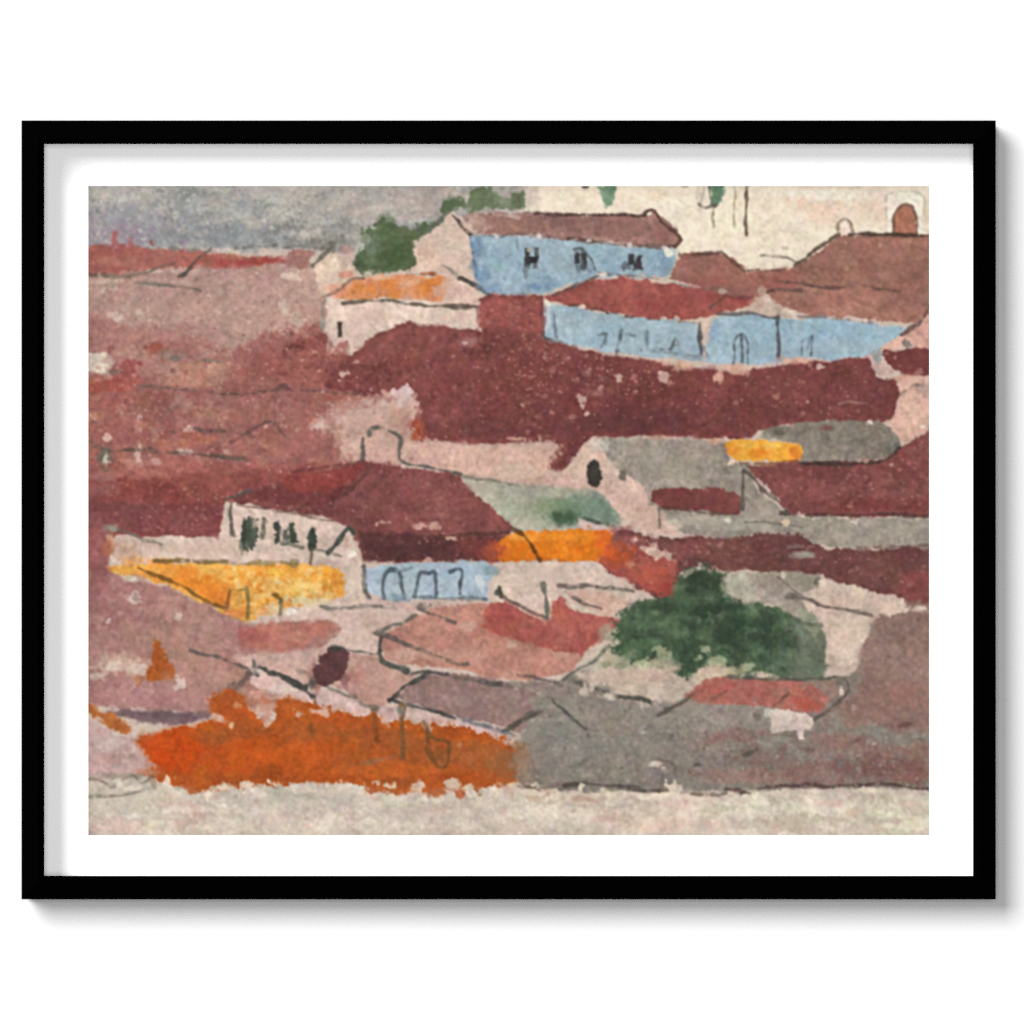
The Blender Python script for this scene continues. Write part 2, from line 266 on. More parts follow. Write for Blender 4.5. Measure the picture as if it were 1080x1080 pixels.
    for q in ((504, 260, 7, 12, (96, 136, 176), .65), (505, 290, 9, 14, (104, 140, 178), .65), (520, 306, 12, 5, (110, 144, 182), .6), (566, 303, 16, 6, (92, 126, 168), .7), (700, 277, 14, 12, (118, 152, 186), .6), (548, 275, 10, 18, (158, 188, 206), .5),
              (520, 272, 12, 12, (140, 174, 196), .6), (525, 255, 14, 4, (166, 186, 186), .5), (590, 280, 16, 12, (168, 192, 202), .6), (640, 280, 16, 9, (140, 176, 200), .5), (575, 298, 12, 6, (126, 162, 192), .5), (640, 266, 20, 5, (150, 184, 206), .5)): blob(*q)
    mottle('497,250 716,264 705,292 570,310 512,306', (178, 200, 206), .5, 2.4, .6); mottle('497,250 716,264 705,292 570,310 512,306', (118, 152, 180), .4, 3, .7)
    wash('488,228 500,224 560,225 640,227 684,228 691,222 697,228 712,244 718,254 712,263 690,260 640,256 600,252 560,248 504,249', (158, 116, 108), (146, 106, 98), gran=1.1)
    blob(500, 237, 14, 10, (200, 172, 160), .75); blob(540, 240, 30, 7, (178, 130, 122), .6); blob(560, 230, 26, 4, (140, 100, 94), .5); blob(660, 240, 36, 11, (132, 94, 86), .6); blob(700, 248, 10, 9, (146, 96, 86), .5); blob(628, 252, 20, 3, (178, 138, 126), .5); blob(535, 228, 12, 3, (200, 180, 168), .7); line('560,244 600,249 640,253', 2, (176, 138, 128), .5, .5)
    line('498,249 520,249 545,247 560,249 590,252 600,252', 2.6, (110, 98, 96), .7, .35); line('600,252 620,255 645,257 660,259', 3, (84, 64, 60), .8, .3); line('660,259 680,260 708,261', 3, (104, 76, 72), .7, .4)
    line('500,224 530,224 560,226', 2, (180, 152, 140), .7, .4); line('565,226 600,227 640,227 680,228', 3, (80, 60, 54), .9, .12); line('680,226 688,222 694,228 697,234', 3.4, (72, 54, 48), .9, .1); line('697,234 704,241 712,246 718,253 712,260', 3.2, (92, 66, 58), .9, .1)
    for x_, y_ in ((568, 249), (664, 259), (622, 254), (548, 250), (700, 262), (524, 250)): blob(x_, y_, 3, 2, (214, 204, 196), .8)
    blob(707, 266, 4.5, 4.5, (232, 224, 212), .95); blob(716, 275, 3, 7, (196, 190, 176), .8)
    def win(x0, y0, x1, y1, c=(70, 70, 70), a=.85):
        c = tuple(v * .82 for v in c)
        wash([(x0 - .3, y0), (x1 + .3, y0), (x1 + .3, y1), (x0 - .3, y1)], c, tuple(v * 1.2 for v in c), min(1, a * 1.12), wob=.7, rag=.5, soft=1.)
    win(554, 263, 559, 283); win(564, 262, 568, 284, (92, 90, 88), .75); win(558, 271, 566, 278, (58, 54, 54)); blob(555, 288, 2.4, 6, (110, 128, 140), .7); blob(559, 264, 2.5, 2.5, (186, 176, 160), .8)
    line('605,264 612,263 618,268 624,275 628,286', 2.2, (86, 94, 100), .85, .1); win(606, 266, 611, 278, (66, 64, 68)); win(613, 268, 619, 285, (62, 58, 60)); blob(612, 282, 4, 5, (96, 110, 120), .7); blob(622, 283, 3, 6, (132, 146, 150), .6)
    win(662, 269, 668, 280, (74, 72, 76)); win(671, 270, 676, 279, (68, 66, 68)); win(668, 277, 677, 286, (70, 64, 68)); blob(661, 282, 4, 4, (98, 104, 110), .7)
    line('544,252 546,262', 2, (120, 140, 154), .7); line('497,252 500,270 502,292', 2.4, (94, 122, 152), .7, .3)
    # ---- brown roofs, right
    wash('716,268 765,267 776,276 790,286 830,286 842,280 840,300 820,322 760,322 740,306 704,292 712,281', (158, 106, 94), (150, 98, 88))
    blob(740, 278, 18, 8, (146, 100, 90), .5); blob(750, 296, 22, 6, (158, 90, 80), .5); blob(790, 296, 18, 7, (160, 98, 88), .5); blob(715, 285, 8, 5, (166, 118, 108), .6)
    wash('886,249 990,248 990,326 964,342 940,341 900,336 860,334 830,332 806,322 800,312 820,300 838,282 852,274 868,261', (160, 112, 97), (153, 103, 89), gran=1.2)
    blob(940, 280, 44, 18, (162, 113, 97), .5); blob(860, 318, 40, 10, (156, 104, 92), .5); blob(955, 320, 26, 12, (150, 102, 90), .5); blob(880, 275, 20, 8, (160, 118, 102), .5)
    mottle('886,252 980,250 980,320 960,338 830,330 810,312 850,276', (136, 94, 82), .5, 2.4, .5, 2.); mottle('886,252 980,250 980,320 960,338 830,330 810,312 850,276', (176, 128, 112), .5, 2.2, .7, 2.)
    specks(830, 255, 978, 330, 22, (190, 146, 130), .6, (.8, 1.6)); blob(892, 283, 6, 3, (186, 140, 120), .7); blob(935, 290, 4, 3, (178, 130, 116), .6)
    blob(826, 294, 20, 10, (152, 92, 82), .7); blob(815, 300, 14, 7, (150, 86, 78), .6)
    line('716,268 740,269 760,266 768,272 778,281 788,286 800,284', 3, (92, 70, 62), .85, .15); line('800,286 828,285', 2.6, (112, 78, 70), .75, .3); line('838,280 850,272 862,262 872,255 884,248', 2.8, (92, 74, 64), .9, .12); line('895,248 930,248 958,248 984,249', 3.2, (76, 60, 52), .9, .1)
    line('820,296 838,298 860,303 888,304 900,299 912,301 925,305 946,307', 2.8, (104, 76, 68), .85, .2); line('804,309 815,306 830,306 845,306', 3.2, (96, 74, 66), .85, .15); blob(897, 300, 7, 4, (150, 108, 96), .7)
    line('788,290 786,284', 1.6, (210, 180, 160), .7)
    blob(788, 283, 8, 3, (224, 206, 186), .7)
    # ---- red roof over the lower blue house
    wash('574,314 600,306 632,293 660,293 700,298 740,304 762,312 780,310 796,312 792,322 765,328 745,336 700,338 650,332 610,324 580,321', (158, 86, 77), (150, 78, 71), gran=1.1)
    blob(640, 308, 24, 7, (166, 88, 78), .5); blob(700, 320, 34, 9, (150, 70, 64), .5); blob(745, 318, 18, 9, (152, 80, 72), .5); blob(780, 317, 12, 5, (152, 72, 68), .7)
    line('584,311 600,305 615,298 632,291', 2.6, (86, 70, 70), .8, .2); line('632,290 660,291 690,294 715,299 725,303', 2.4, (120, 110, 110), .7, .4); line('600,322 612,323 640,329', 3, (92, 70, 64), .8, .3); line('640,331 660,333 690,338 712,341 735,342', 3.2, (80, 60, 56), .85, .25)
    for x_, y_ in ((614, 324), (656, 333), (700, 336), (676, 290), (637, 290), (714, 336), (569, 313), (704, 298)): blob(x_, y_, 4, 2, (220, 196, 180), .8)
    line('752,303 762,305 766,308 757,318 748,326', 2.2, (92, 76, 70), .8, .2); line('764,311 778,314 795,314', 2.4, (106, 66, 62), .7, .3); blob(762, 308, 4, 4, (190, 168, 152), .7); blob(752, 305, 7, 3, (120, 90, 82), .6)
    # ---- lower blue houses
    wash('573,318 582,321 620,327 660,334 690,339 735,342 741,380 720,380 700,379 650,373 600,364 574,356', (158, 186, 198), (166, 190, 200), gran=.8)
    wash('746,338 760,332 792,331 822,335 870,336 920,340 958,346 950,354 932,362 916,375 880,379 840,379 800,386 770,384 744,382', (150, 184, 202), (162, 190, 202), gran=.8)
    for q in ((880, 350, 40, 10, (140, 180, 206), .55), (930, 352, 20, 7, (150, 192, 210), .6), (755, 345, 9, 12, (134, 170, 198), .6), (800, 368, 30, 9, (160, 184, 194), .6), (590, 340, 12, 12, (172, 192, 198), .6), (640, 348, 26, 9, (150, 184, 202), .6), (700, 355, 26, 9, (154, 184, 200), .5), (860, 370, 36, 6, (156, 182, 194), .6), (620, 360, 20, 6, (146, 176, 196), .5), (790, 342, 26, 6, (158, 190, 206), .5), (905, 366, 14, 8, (152, 180, 194), .6)): blob(*q)
    mottle('574,320 740,344 740,380 574,356', (182, 200, 204), .5, 2.4, .5); mottle('746,336 955,346 915,375 746,382', (182, 202, 208), .5, 2.6, .5); mottle('574,320 740,344 740,380 574,356', (124, 156, 178), .45, 2.6, .7); mottle('746,336 955,346 915,375 746,382', (120, 156, 182), .4, 2.6, .7)
    wash('736,338 752,332 790,326 795,316 806,312 818,320 838,328 850,334 822,336 790,330 762,332 752,338 747,352 738,352', (206, 186, 170), (196, 172, 158), wob=1.6)
    blob(800, 320, 8, 6, (190, 158, 142), .6); blob(740, 346, 5, 8, (216, 198, 180), .8); blob(835, 330, 6, 3, (214, 200, 184), .7); blob(803, 309, 4, 4, (190, 160, 144), .8)
    blob(576, 322, 4, 5, (232, 222, 206), .9); blob(577, 335, 3, 12, (190, 200, 200), .8); blob(570, 313, 4, 3, (222, 196, 178), .9)
    line('756,332 775,331 795,331 808,334 820,335', 2.6, (96, 92, 92), .85, .15); line('820,335 821,355 820,376', 3.2, (82, 84, 88), .9, .1); line('840,334 880,336 920,340', 2.4, (112, 90, 84), .6, .5); line('738,342 738,360 740,372', 3.4, (78, 74, 74), .85, .15)
    for x_ in (898, 905, 912, 922, 838): blob(x_, 335 + (x_ - 838) * .05, 3, 2.2, (214, 196, 186), .75)
    line('584,328 586,348 588,355', 2.4, (110, 126, 138), .8, .2); line('572,346 573,356 584,361', 3, (74, 70, 72), .85, .2); line('578,358 600,364 612,368', 2.6, (112, 98, 96), .6, .4)
    line('632,353 640,352 637,362 634,367', 3, (98, 108, 114), .85, .2); line('656,349 653,360 651,374', 3, (92, 104, 112), .85, .2); line('661,352 668,354', 2.4, (110, 118, 122), .7); line('682,349 682,366', 3, (100, 116, 128), .8, .2); line('712,357 708,368', 3.4, (88, 96, 104), .85, .15); line('713,358 716,368', 2.6, (100, 110, 118), .75); line('697,369 704,368', 2.4, (110, 120, 128), .7); line('676,370 688,370 720,374 735,377', 2, (120, 132, 138), .6, .4); line('742,366 748,378', 2.6, (96, 104, 110), .7)
    line('773,384 773,366 776,356 783,352 788,362 788,382', 2.6, (94, 106, 116), .85, .15); line('782,354 783,382', 2.8, (82, 92, 100), .85, .15); line('845,374 845,360 848,356', 2.6, (96, 110, 122), .85, .2); line('856,356 855,374', 2.6, (92, 104, 116), .85, .2); line('851,357 851,368', 1.8, (120, 140, 152), .7)
    blob(736, 377, 12, 4, (130, 142, 146), .6)
    # ---- great maroon roofs
    MAR = '504,316 520,311 572,313 573,356 590,364 650,376 700,384 740,389 770,394 788,391 832,383 870,381 914,376 924,380 924,398 946,401 949,418 941,442 930,448 890,446 860,446 800,453 792,462 760,463 650,461 628,461 612,474 590,496 576,493 576,484 592,470 575,466 520,469 470,467 440,468 429,462 432,450 445,438 440,426 420,416 395,418 355,412 320,404 290,392 300,362 344,352 346,376 373,376 380,367 396,354 414,345 432,338 450,344 500,349 508,352 505,340'
    wash(MAR, (126, 70, 66), (118, 62, 60), gran=1.2, soft=1.4)
    mottle(MAR, (104, 54, 54), .5, 6, .3, 2.); mottle(MAR, (146, 78, 72), .5, 4, .4)
    blob(325, 385, 42, 26, (156, 92, 84), .85); blob(370, 396, 34, 14, (152, 86, 80), .7); blob(325, 398, 20, 10, (166, 98, 86), .6)
    mottle(MAR, (98, 52, 52), .7, 10, .3, 2.5); mottle(MAR, (152, 86, 80), .6, 8, .5, 2.2); mottle('372,378 440,345 570,360 560,400 440,420 380,412', (158, 92, 84), .7, 6, .2, 1.5)
    wash('506,318 520,313 571,316 573,352 540,350 506,344', (150, 82, 76), (144, 76, 70), soft=2.5); wash('384,364 414,346 434,340 470,346 500,352 508,366 440,372 400,376', (130, 72, 68), (138, 78, 72), soft=3)
    blob(470, 385, 40, 12, (136, 74, 70), .6); blob(460, 408, 26, 12, (134, 70, 68), .5); blob(540, 400, 60, 16, (124, 64, 60), .6); blob(600, 390, 40, 10, (128, 68, 64), .6)
    blob(690, 440, 80, 14, (104, 58, 58), .7); blob(720, 400, 60, 12, (122, 64, 60), .5); blob(640, 448, 60, 9, (98, 56, 56), .6); blob(820, 432, 60, 12, (108, 60, 58), .6); blob(900, 415, 36, 16, (114, 62, 62), .6); blob(560, 455, 50, 6, (108, 58, 60), .6); blob(500, 452, 40, 8, (106, 60, 60), .6); blob(830, 400, 50, 10, (124, 66, 62), .5); blob(605, 480, 22, 9, (104, 54, 56), .7, -40)
    wash('434,444 444,441 452,448 450,464 434,466 431,458', (156, 74, 54), (140, 66, 54), soft=4, rag=1.5); blob(439, 456, 7, 9, (164, 76, 50), .6)
    line('480,354 470,366 458,380 446,388', 2.6, (104, 62, 60), .6, .3); blob(496, 360, 14, 5, (176, 130, 124), .6); blob(490, 362, 3, 2, (204, 168, 158), .8); line('505,364 520,370', 2.2, (92, 62, 58), .6)
    specks(510, 320, 780, 460, 70, (176, 118, 110), .6, (.8, 2.0), MAR); specks(560, 370, 640, 420, 26, (168, 122, 112), .6, (1, 2.6), MAR); specks(400, 350, 580, 460, 44, (166, 106, 100), .6, (.8, 1.8), MAR); specks(700, 385, 940, 440, 36, (180, 128, 118), .6, (.8, 1.8), MAR)
    for q in ((652, 399, 4, 4), (614, 421, 4, 4), (621, 436, 4, 2), (615, 429, 1.6, 2.4), (551, 429, 4, 2.4), (850, 424, 4, 3), (864, 387, 4, 3), (700, 398, 5, 4), (362, 395, 4, 4)): blob(*q, (206, 174, 162), .85, rough=.6)
    line('884,425 895,424 904,426 914,425', 2.4, (178, 138, 132), .7, .4); line('690,411 720,412 740,414', 2.4, (104, 54, 52), .6)
    for q in ((705, 383, 12, 4), (720, 387, 9, 4), (775, 392, 12, 4), (840, 380, 18, 3.4), (757, 398, 4, 5), (770, 388, 14, 3), (546, 463, 10, 2)): blob(*q, (212, 166, 148), .8, rough=.5)
    wash('928,370 950,368 990,368 990,396 960,398 945,392 936,384', (118, 62, 60), (110, 58, 56)); specks(932, 372, 978, 394, 8, (176, 126, 116), .6)
    wash('914,376 926,374 938,386 944,396 926,398', (188, 164, 160), (198, 170, 158)); wash('927,370 935,362 952,354 960,350 984,330 984,368 950,368', (212, 160, 144), (216, 170, 154)); blob(938, 366, 8, 4, (216, 176, 160), .7); line('951,354 962,346 972,340 984,318', 3, (92, 70, 66), .85, .15); blob(957, 362, 6, 6, (118, 108, 104), .8); blob(924, 374, 6, 7, (140, 154, 162), .7)
    wash('946,400 960,396 990,396 990,452 968,460 949,470 944,458 934,448 941,440 949,418', (216, 178, 162), (210, 170, 154)); line('949,416 957,410 964,406 972,408', 2.6, (124, 104, 98), .8, .2); blob(974, 410, 6, 6, (176, 150, 140), .6); blob(955, 398, 10, 4, (206, 158, 146), .7); blob(973, 450, 4, 3, (230, 218, 204), .9); blob(937, 452, 5, 5, (218, 190, 174), .8)
    specks(500, 320, 940, 455, 260, (186, 134, 124), .7, (.5, 1.0), MAR); specks(540, 355, 690, 420, 110, (190, 142, 132), .75, (.5, 1.1), MAR); specks(370, 345, 580, 460, 130, (178, 120, 112), .7, (.5, 1.0), MAR)
    specks(95, 345, 400, 500, 240, (206, 166, 152), .7, (.5, 1.0)); specks(95, 345, 400, 500, 150, (122, 74, 70), .7, (.5, 1.2)); specks(95, 285, 340, 350, 130, (206, 178, 164), .7, (.5, 1.1)); specks(95, 285, 340, 350, 90, (150, 110, 102), .6, (.5, 1.1)); specks(505, 318, 575, 350, 40, (190, 128, 116), .6, (.5, .9)); specks(95, 505, 236, 562, 90, (172, 112, 106), .7, (.5, 1.))
    # ---- pale patch and chimney
    PALEP = '345,438 352,430 370,424 400,418 425,412 442,424 434,440 429,452 432,464 470,468 520,470 576,466 590,471 578,486 577,494 590,498 612,476 626,464 640,480 630,520 600,518 577,513 540,512 490,505 452,496 425,490 400,490 370,488 354,484 352,470 330,452 332,444'
    wash(PALEP, (204, 170, 156), (196, 162, 148), a=.92, wob=3.4, rag=3, soft=3.4, dry=.35, clump=5)
    wash('432,466 470,469 520,471 574,468 588,474 578,486 576,496 560,506 520,504 470,497 440,490 426,484', (216, 180, 164), (210, 172, 156), soft=3)
    blob(550, 497, 26, 8, (208, 186, 166), .6); blob(500, 480, 26, 8, (222, 182, 164), .5); blob(355, 455, 20, 14, (190, 158, 146), .5); blob(385, 440, 26, 9, (204, 172, 158), .5); blob(337, 448, 7, 6, (214, 188, 172), .8); blob(358, 433, 5, 4, (218, 192, 178), .8); blob(400, 470, 14, 12, (208, 176, 164), .5); blob(420, 438, 14, 9, (208, 160, 148), .7)
    wash('412,412 420,408 440,410 436,424 422,424', (204, 178, 174), (210, 188, 182), rag=1.8, wob=2, dry=.6); specks(404, 408, 440, 432, 14, (208, 176, 168), .8, (1, 2.4))
    for x_, y_, a_, b_ in ((345, 446, 10, 6), (362, 432, 12, 4), (352, 470, 10, 8), (400, 420, 16, 4), (372, 424, 9, 4), (428, 446, 5, 9), (360, 484, 12, 4), (336, 442, 6, 6)): blob(x_, y_, a_, b_, (172, 118, 108), .6, rough=.9)
    specks(330, 415, 440, 488, 60, (170, 112, 104), .6, (.6, 1.6)); mottle(PALEP, (180, 146, 134), .5, 3, .6); mottle(PALEP, (224, 200, 184), .5, 2.6, .8)
    wash('320,452 345,458 356,478 350,488 310,490 300,470', (154, 94, 88), (160, 104, 96), soft=4, rag=2, wob=3)
    # ---- grey-green yard with bush
    wash('488,504 520,507 576,512 628,515 640,528 656,548 650,558 600,560 560,562 538,556 520,536 498,520', (166, 164, 146), (176, 170, 152), soft=2)
    blob(505, 514, 18, 8, (190, 174, 158), .6); blob(560, 522, 26, 8, (170, 168, 150), .6); blob(540, 540, 18, 8, (172, 176, 152), .6)
    blob(606, 537, 36, 17, (116, 142, 120), .95, rough=.25); blob(628, 536, 20, 15, (100, 132, 112), .85, rough=.25); blob(570, 540, 18, 12, (140, 160, 130), .6)
    blob(600, 540, 16, 11, (84, 118, 92), .8, rough=.25); blob(593, 548, 14, 9, (58, 92, 66), .95, rough=.25); blob(572, 534, 8, 10, (126, 152, 110), .6); blob(640, 545, 14, 8, (100, 132, 114), .7); blob(586, 532, 10, 6, (118, 150, 112), .6); blob(582, 552, 6, 5, (148, 176, 140), .7)
    wash('610,548 618,551 640,556 656,560 650,568 632,566 608,558', (204, 180, 172), (196, 172, 164)); line('617,547 628,550 640,553', 2.4, (66, 72, 64), .8)
    line('383,486 383,474 383,462', 3.2, (92, 88, 82), .9, .12); line('390,460 391,454 398,450 406,451', 3.2, (96, 94, 88), .85, .2); line('410,455 418,458 423,464 421,474 420,484 430,489 450,493 470,497 486,501', 3.2, (88, 84, 78), .9, .15); line('486,502 500,505 518,506 540,511', 2.4, (122, 120, 106), .8, .25); line('536,510 548,513', 2, (120, 120, 104), .6)
    # ---- grey-roofed barn, right middle
    wash('626,462 760,463 770,470 770,488 790,492 800,520 832,541 860,546 990,546 990,580 940,582 872,578 842,568 800,566 760,571 715,562 700,545 688,540 640,485', (160, 148, 136), (152, 142, 130), gran=1.3)
    mottle('640,466 765,466 790,495 800,520 830,540 980,546 980,576 870,574 760,568 690,530', (136, 126, 116), .6, 2.4, .4); mottle('640,466 765,466 790,495 800,520 830,540 980,546 980,576 870,574 760,568 690,530', (184, 170, 154), .55, 2.2, .6)
    blob(700, 490, 36, 14, (160, 150, 136), .5); blob(810, 540, 20, 14, (168, 154, 142), .5); blob(730, 548, 40, 5, (176, 168, 152), .6); blob(780, 555, 40, 8, (170, 164, 150), .5); blob(920, 560, 50, 9, (156, 148, 136), .5)
    wash('626,462 604,482 592,496 606,512 628,516 642,528 656,550 668,558 692,562 716,566 712,556 702,548 698,536 684,532 686,522 684,516 668,506 652,496 640,484', (214, 180, 164), (206, 176, 160)); blob(645, 490, 12, 8, (216, 190, 172), .6); blob(668, 530, 16, 12, (218, 182, 168), .5); blob(612, 500, 8, 8, (216, 192, 172), .6); blob(632, 470, 9, 7, (198, 188, 176), .7)
    wash('623,487 627,484.5 631,488 634,496 634.5,506 631,513 625,514.5 620,509 619,500 620,492', (60, 56, 50), (66, 62, 55), wob=.6, rag=.5); blob(657, 501, 4, 6, (96, 94, 84), .8); blob(651, 497, 3, 3, (222, 206, 192), .8); line('640,490 642,504', 2.4, (212, 186, 172), .7)
    blob(695, 462, 18, 3, (210, 168, 148), .7); blob(754, 466, 6, 4, (212, 166, 142), .8)
    wash('686,522 694,515 715,514 740,515 762,516 777,519 783,533 778,542 745,540 700,536 684,530', (114, 60, 58), (122, 66, 64)); line('696,535 720,537 750,541 778,542', 2.6, (86, 60, 56), .7, .3)
    line('783,496 783,515 782,536', 2.6, (92, 84, 78), .9, .12); line('784,497 795,506 806,518 818,528 832,540', 3.2, (84, 70, 66), .85, .2); blob(802, 516, 6, 4, (80, 68, 64), .7, 45)
    blob(768, 549, 4, 2.4, (214, 202, 188), .8); line('695,537 696,556', 3, (98, 96, 88), .85, .2); line('695,537 702,538 703,545', 2, (110, 108, 98), .7); blob(712, 553, 10, 6, (206, 186, 170), .6)
    line('785,550 810,551 830,553 845,556', 2.4, (120, 114, 102), .8, .3); blob(828, 541, 6, 3, (74, 66, 60), .85); blob(828, 551, 4, 3, (226, 198, 166), .85); blob(902, 551, 4, 3.4, (226, 212, 192), .9); blob(850, 539, 4, 2.4, (222, 206, 190), .85)
    # orange wall, dark thatch, right maroon roof
    wash('803,453 830,448 862,445 900,442 930,447 944,458 950,472 938,484 900,490 842,490 846,478 836,466 800,462', (140, 130, 118), (132, 122, 110), gran=1.3); mottle('803,453 900,444 945,460 935,484 845,486', (162, 150, 134), .5, 2.2, .6); blob(822, 456, 9, 5, (98, 92, 84), .7); blob(940, 475, 8, 10, (96, 96, 86), .7, 30); blob(870, 452, 10, 4, (118, 72, 68), .8); blob(918, 446, 3.4, 2.6, (220, 206, 196), .9); blob(810, 462, 9, 4, (172, 164, 146), .7)
    wash('764,468 780,465 812,465 836,466 845,476 842,486 800,488 776,487 768,480', (226, 152, 52), (236, 176, 74), gran=.9); blob(800, 478, 12, 5, (222, 124, 38), .6); blob(838, 478, 7, 8, (206, 116, 44), .7); blob(816, 470, 10, 4, (248, 206, 108), .6); blob(774, 476, 6, 6, (222, 136, 50), .6); blob(785, 470, 10, 3, (240, 184, 90), .6); line('780,489 810,489 840,487', 3, (120, 70, 40), .7, .3); blob(771, 489, 4, 3, (230, 206, 176), .8)
    wash('788,494 810,491 842,488 900,488 930,486 942,478 955,468 990,448 990,545 900,545 872,543 836,541 812,517', (124, 70, 66), (130, 76, 72), gran=1.2); MR = '795,496 850,491 930,489 980,455 980,540 840,539'
    mottle(MR, (110, 56, 56), .5, 5, .3, 2.); mottle(MR, (154, 90, 86), .6, 6, .4, 1.6); mottle(MR, (108, 56, 54), .6, 9, .3, 2.); blob(930, 532, 50, 7, (116, 54, 52), .6); blob(830, 510, 26, 8, (142, 80, 78), .5); specks(795, 470, 978, 540, 50, (170, 112, 106), .6, (.8, 2.), MR)
    line('844,489 870,489 900,489 925,487 940,481 948,472', 3.4, (70, 56, 52), .85, .15); line('850,543 900,543 940,543 984,545', 2.6, (74, 52, 50), .75, .2); for_x = ((905, 486), (913, 486), (940, 490)); [blob(a_, b_, 2.6, 2.2, (190, 160, 148), .7) for a_, b_ in for_x]
    # ---- maroon band
    BAND = '655,556 668,560 700,568 760,567 800,564 842,563 856,572 874,580 930,580 990,575 990,642 960,640 948,632 930,626 906,622 885,614 866,606 830,604 790,602 760,602 735,597 718,603 716,628 700,634 680,624 645,608 632,592 634,576'
    wash(BAND, (112, 70, 66), (106, 66, 62), gran=1.2); mottle(BAND, (142, 80, 76), .5, 4, .4); mottle(BAND, (100, 54, 54), .5, 4, .4, 2.)
    wash('634,574 660,572 690,580 712,590 716,625 700,632 680,622 648,606 630,594', (166, 84, 70), (152, 74, 66), soft=3, rag=1.4); blob(650, 585, 18, 12, (188, 84, 44), .75); blob(690, 605, 20, 12, (178, 88, 68), .6); blob(704, 622, 10, 8, (156, 62, 56), .7); blob(730, 580, 26, 10, (146, 84, 80), .6); blob(668, 570, 14, 6, (152, 82, 80), .7); blob(656, 560, 10, 6, (120, 58, 58), .7); blob(665, 596, 8, 5, (178, 110, 76), .6)
    wash('943,622 950,606 965,604 990,610 990,642 962,640 948,632', (140, 76, 72), (132, 70, 67), a=.75, soft=5, rag=2)
    for q in ((705, 588, 4, 5), (682, 577, 9, 5), (690, 583, 6, 4), (672, 569, 7, 3)): blob(*q, (214, 184, 168), .85, rough=.6)
    specks(640, 560, 760, 600, 26, (184, 130, 122), .7, (.8, 2), BAND); specks(760, 570, 978, 620, 26, (166, 112, 106), .6, (.8, 1.8), BAND); blob(848, 585, 10, 4, (160, 154, 140), .85); blob(836, 577, 8, 3, (140, 128, 120), .7)
    line('840,566 856,573 862,580', 2.6, (86, 66, 62), .6); line('905,578 940,576 980,575', 3, (104, 70, 66), .6, .4)
    # ---- centre house roof
    CR = '240,524 262,516 300,506 345,496 386,488 410,490 452,496 485,501 488,508 506,524 530,545 541,557 532,568 527,592 500,593 460,591 400,593 386,592 377,574 368,556 345,546 300,538 250,530'
    wash(CR, (133, 77, 73), (126, 71, 68), gran=1.2, soft=1.2); mottle(CR, (108, 56, 56), .5, 5, .3, 2.); mottle(CR, (146, 84, 78), .5, 3.4, .5); mottle(CR, (156, 98, 92), .6, 8, .5, 1.6); mottle(CR, (106, 58, 56), .6, 9, .4, 2.)
    wash('245,524 300,508 385,490 366,516 350,534 300,532', (120, 64, 62), (112, 58, 58), soft=2); wash('300,504 384,489 372,506 345,520 300,518', (142, 66, 60), (132, 60, 56), soft=3)
    wash('376,560 420,562 480,566 528,564 527,590 460,590 386,592', (90, 54, 54), (98, 58, 58), soft=2.5); blob(505, 578, 22, 10, (132, 64, 60), .75); blob(440, 520, 40, 16, (132, 74, 72), .5); blob(340, 540, 26, 6, (112, 62, 60), .5); blob(430, 578, 40, 8, (82, 50, 52), .5)
    line('392,490 384,502 372,514 360,524 348,534', 4, (96, 60, 56), .75, .15); line('310,498 340,494 384,488', 2.6, (112, 66, 62), .7, .3); line('340,530 400,540 430,548 480,548', 2, (100, 56, 54), .4, .4); line('440,568 480,564 530,562 538,556', 2.6, (84, 52, 48), .7, .25)
    for q in ((457, 555, 9, 3.4), (442, 555, 5, 2.6), (404, 551, 6, 2.4), (476, 568, 5, 2.2), (452, 590, 3, 4)): blob(*q, (204, 164, 148), .8, rough=.5)
    specks(250, 495, 530, 590, 40, (162, 108, 102), .6, (.8, 1.6), CR)
    specks(245, 490, 535, 590, 150, (170, 116, 110), .7, (.5, 1.), CR); specks(795, 455, 978, 540, 120, (176, 118, 110), .7, (.5, 1.), MR); specks(640, 560, 978, 620, 140, (168, 112, 104), .7, (.5, 1.), BAND)
    # ---- left cream house
    wash('238,528 252,531 300,541 345,549 370,558 364,574 380,586 385,634 420,634 430,645 400,660 360,660 300,656 262,655 262,632 350,640 362,632 362,602 310,594 200,592 150,596 118,594 116,572 130,566 170,566 232,568 236,552', (212, 188, 174), (204, 180, 166))
    blob(300, 556, 40, 10, (216, 190, 176), .5); blob(200, 578, 60, 9, (210, 180, 164), .6); blob(372, 605, 9, 26, (210, 190, 176), .7); blob(340, 585, 20, 6, (214, 198, 180), .6); blob(366, 571, 3, 6, (198, 158, 148), .7); blob(371, 585, 4, 3, (236, 222, 208), .9); blob(134, 585, 10, 12, (190, 150, 124), .6); blob(116, 575, 7, 12, (176, 112, 76), .7); blob(240, 545, 4, 18, (206, 188, 174), .8)
    blob(264, 575, 14, 6, (206, 190, 172), .7)
    line('112,557 122,558 140,563 155,570 170,575', 2.6, (112, 106, 96), .8, .25); blob(118, 557, 7, 4, (168, 162, 148), .7)
    line('244,530 244,545 246,564', 3.6, (88, 84, 74), .9, .12); line('238,526 252,522 264,518', 3.4, (92, 82, 76), .8, .2); line('250,532 290,538 330,546 350,549', 2.2, (104, 78, 72), .7, .3); line('248,566 262,564', 2, (110, 106, 96), .6)
    INKG = (74, 78, 68)
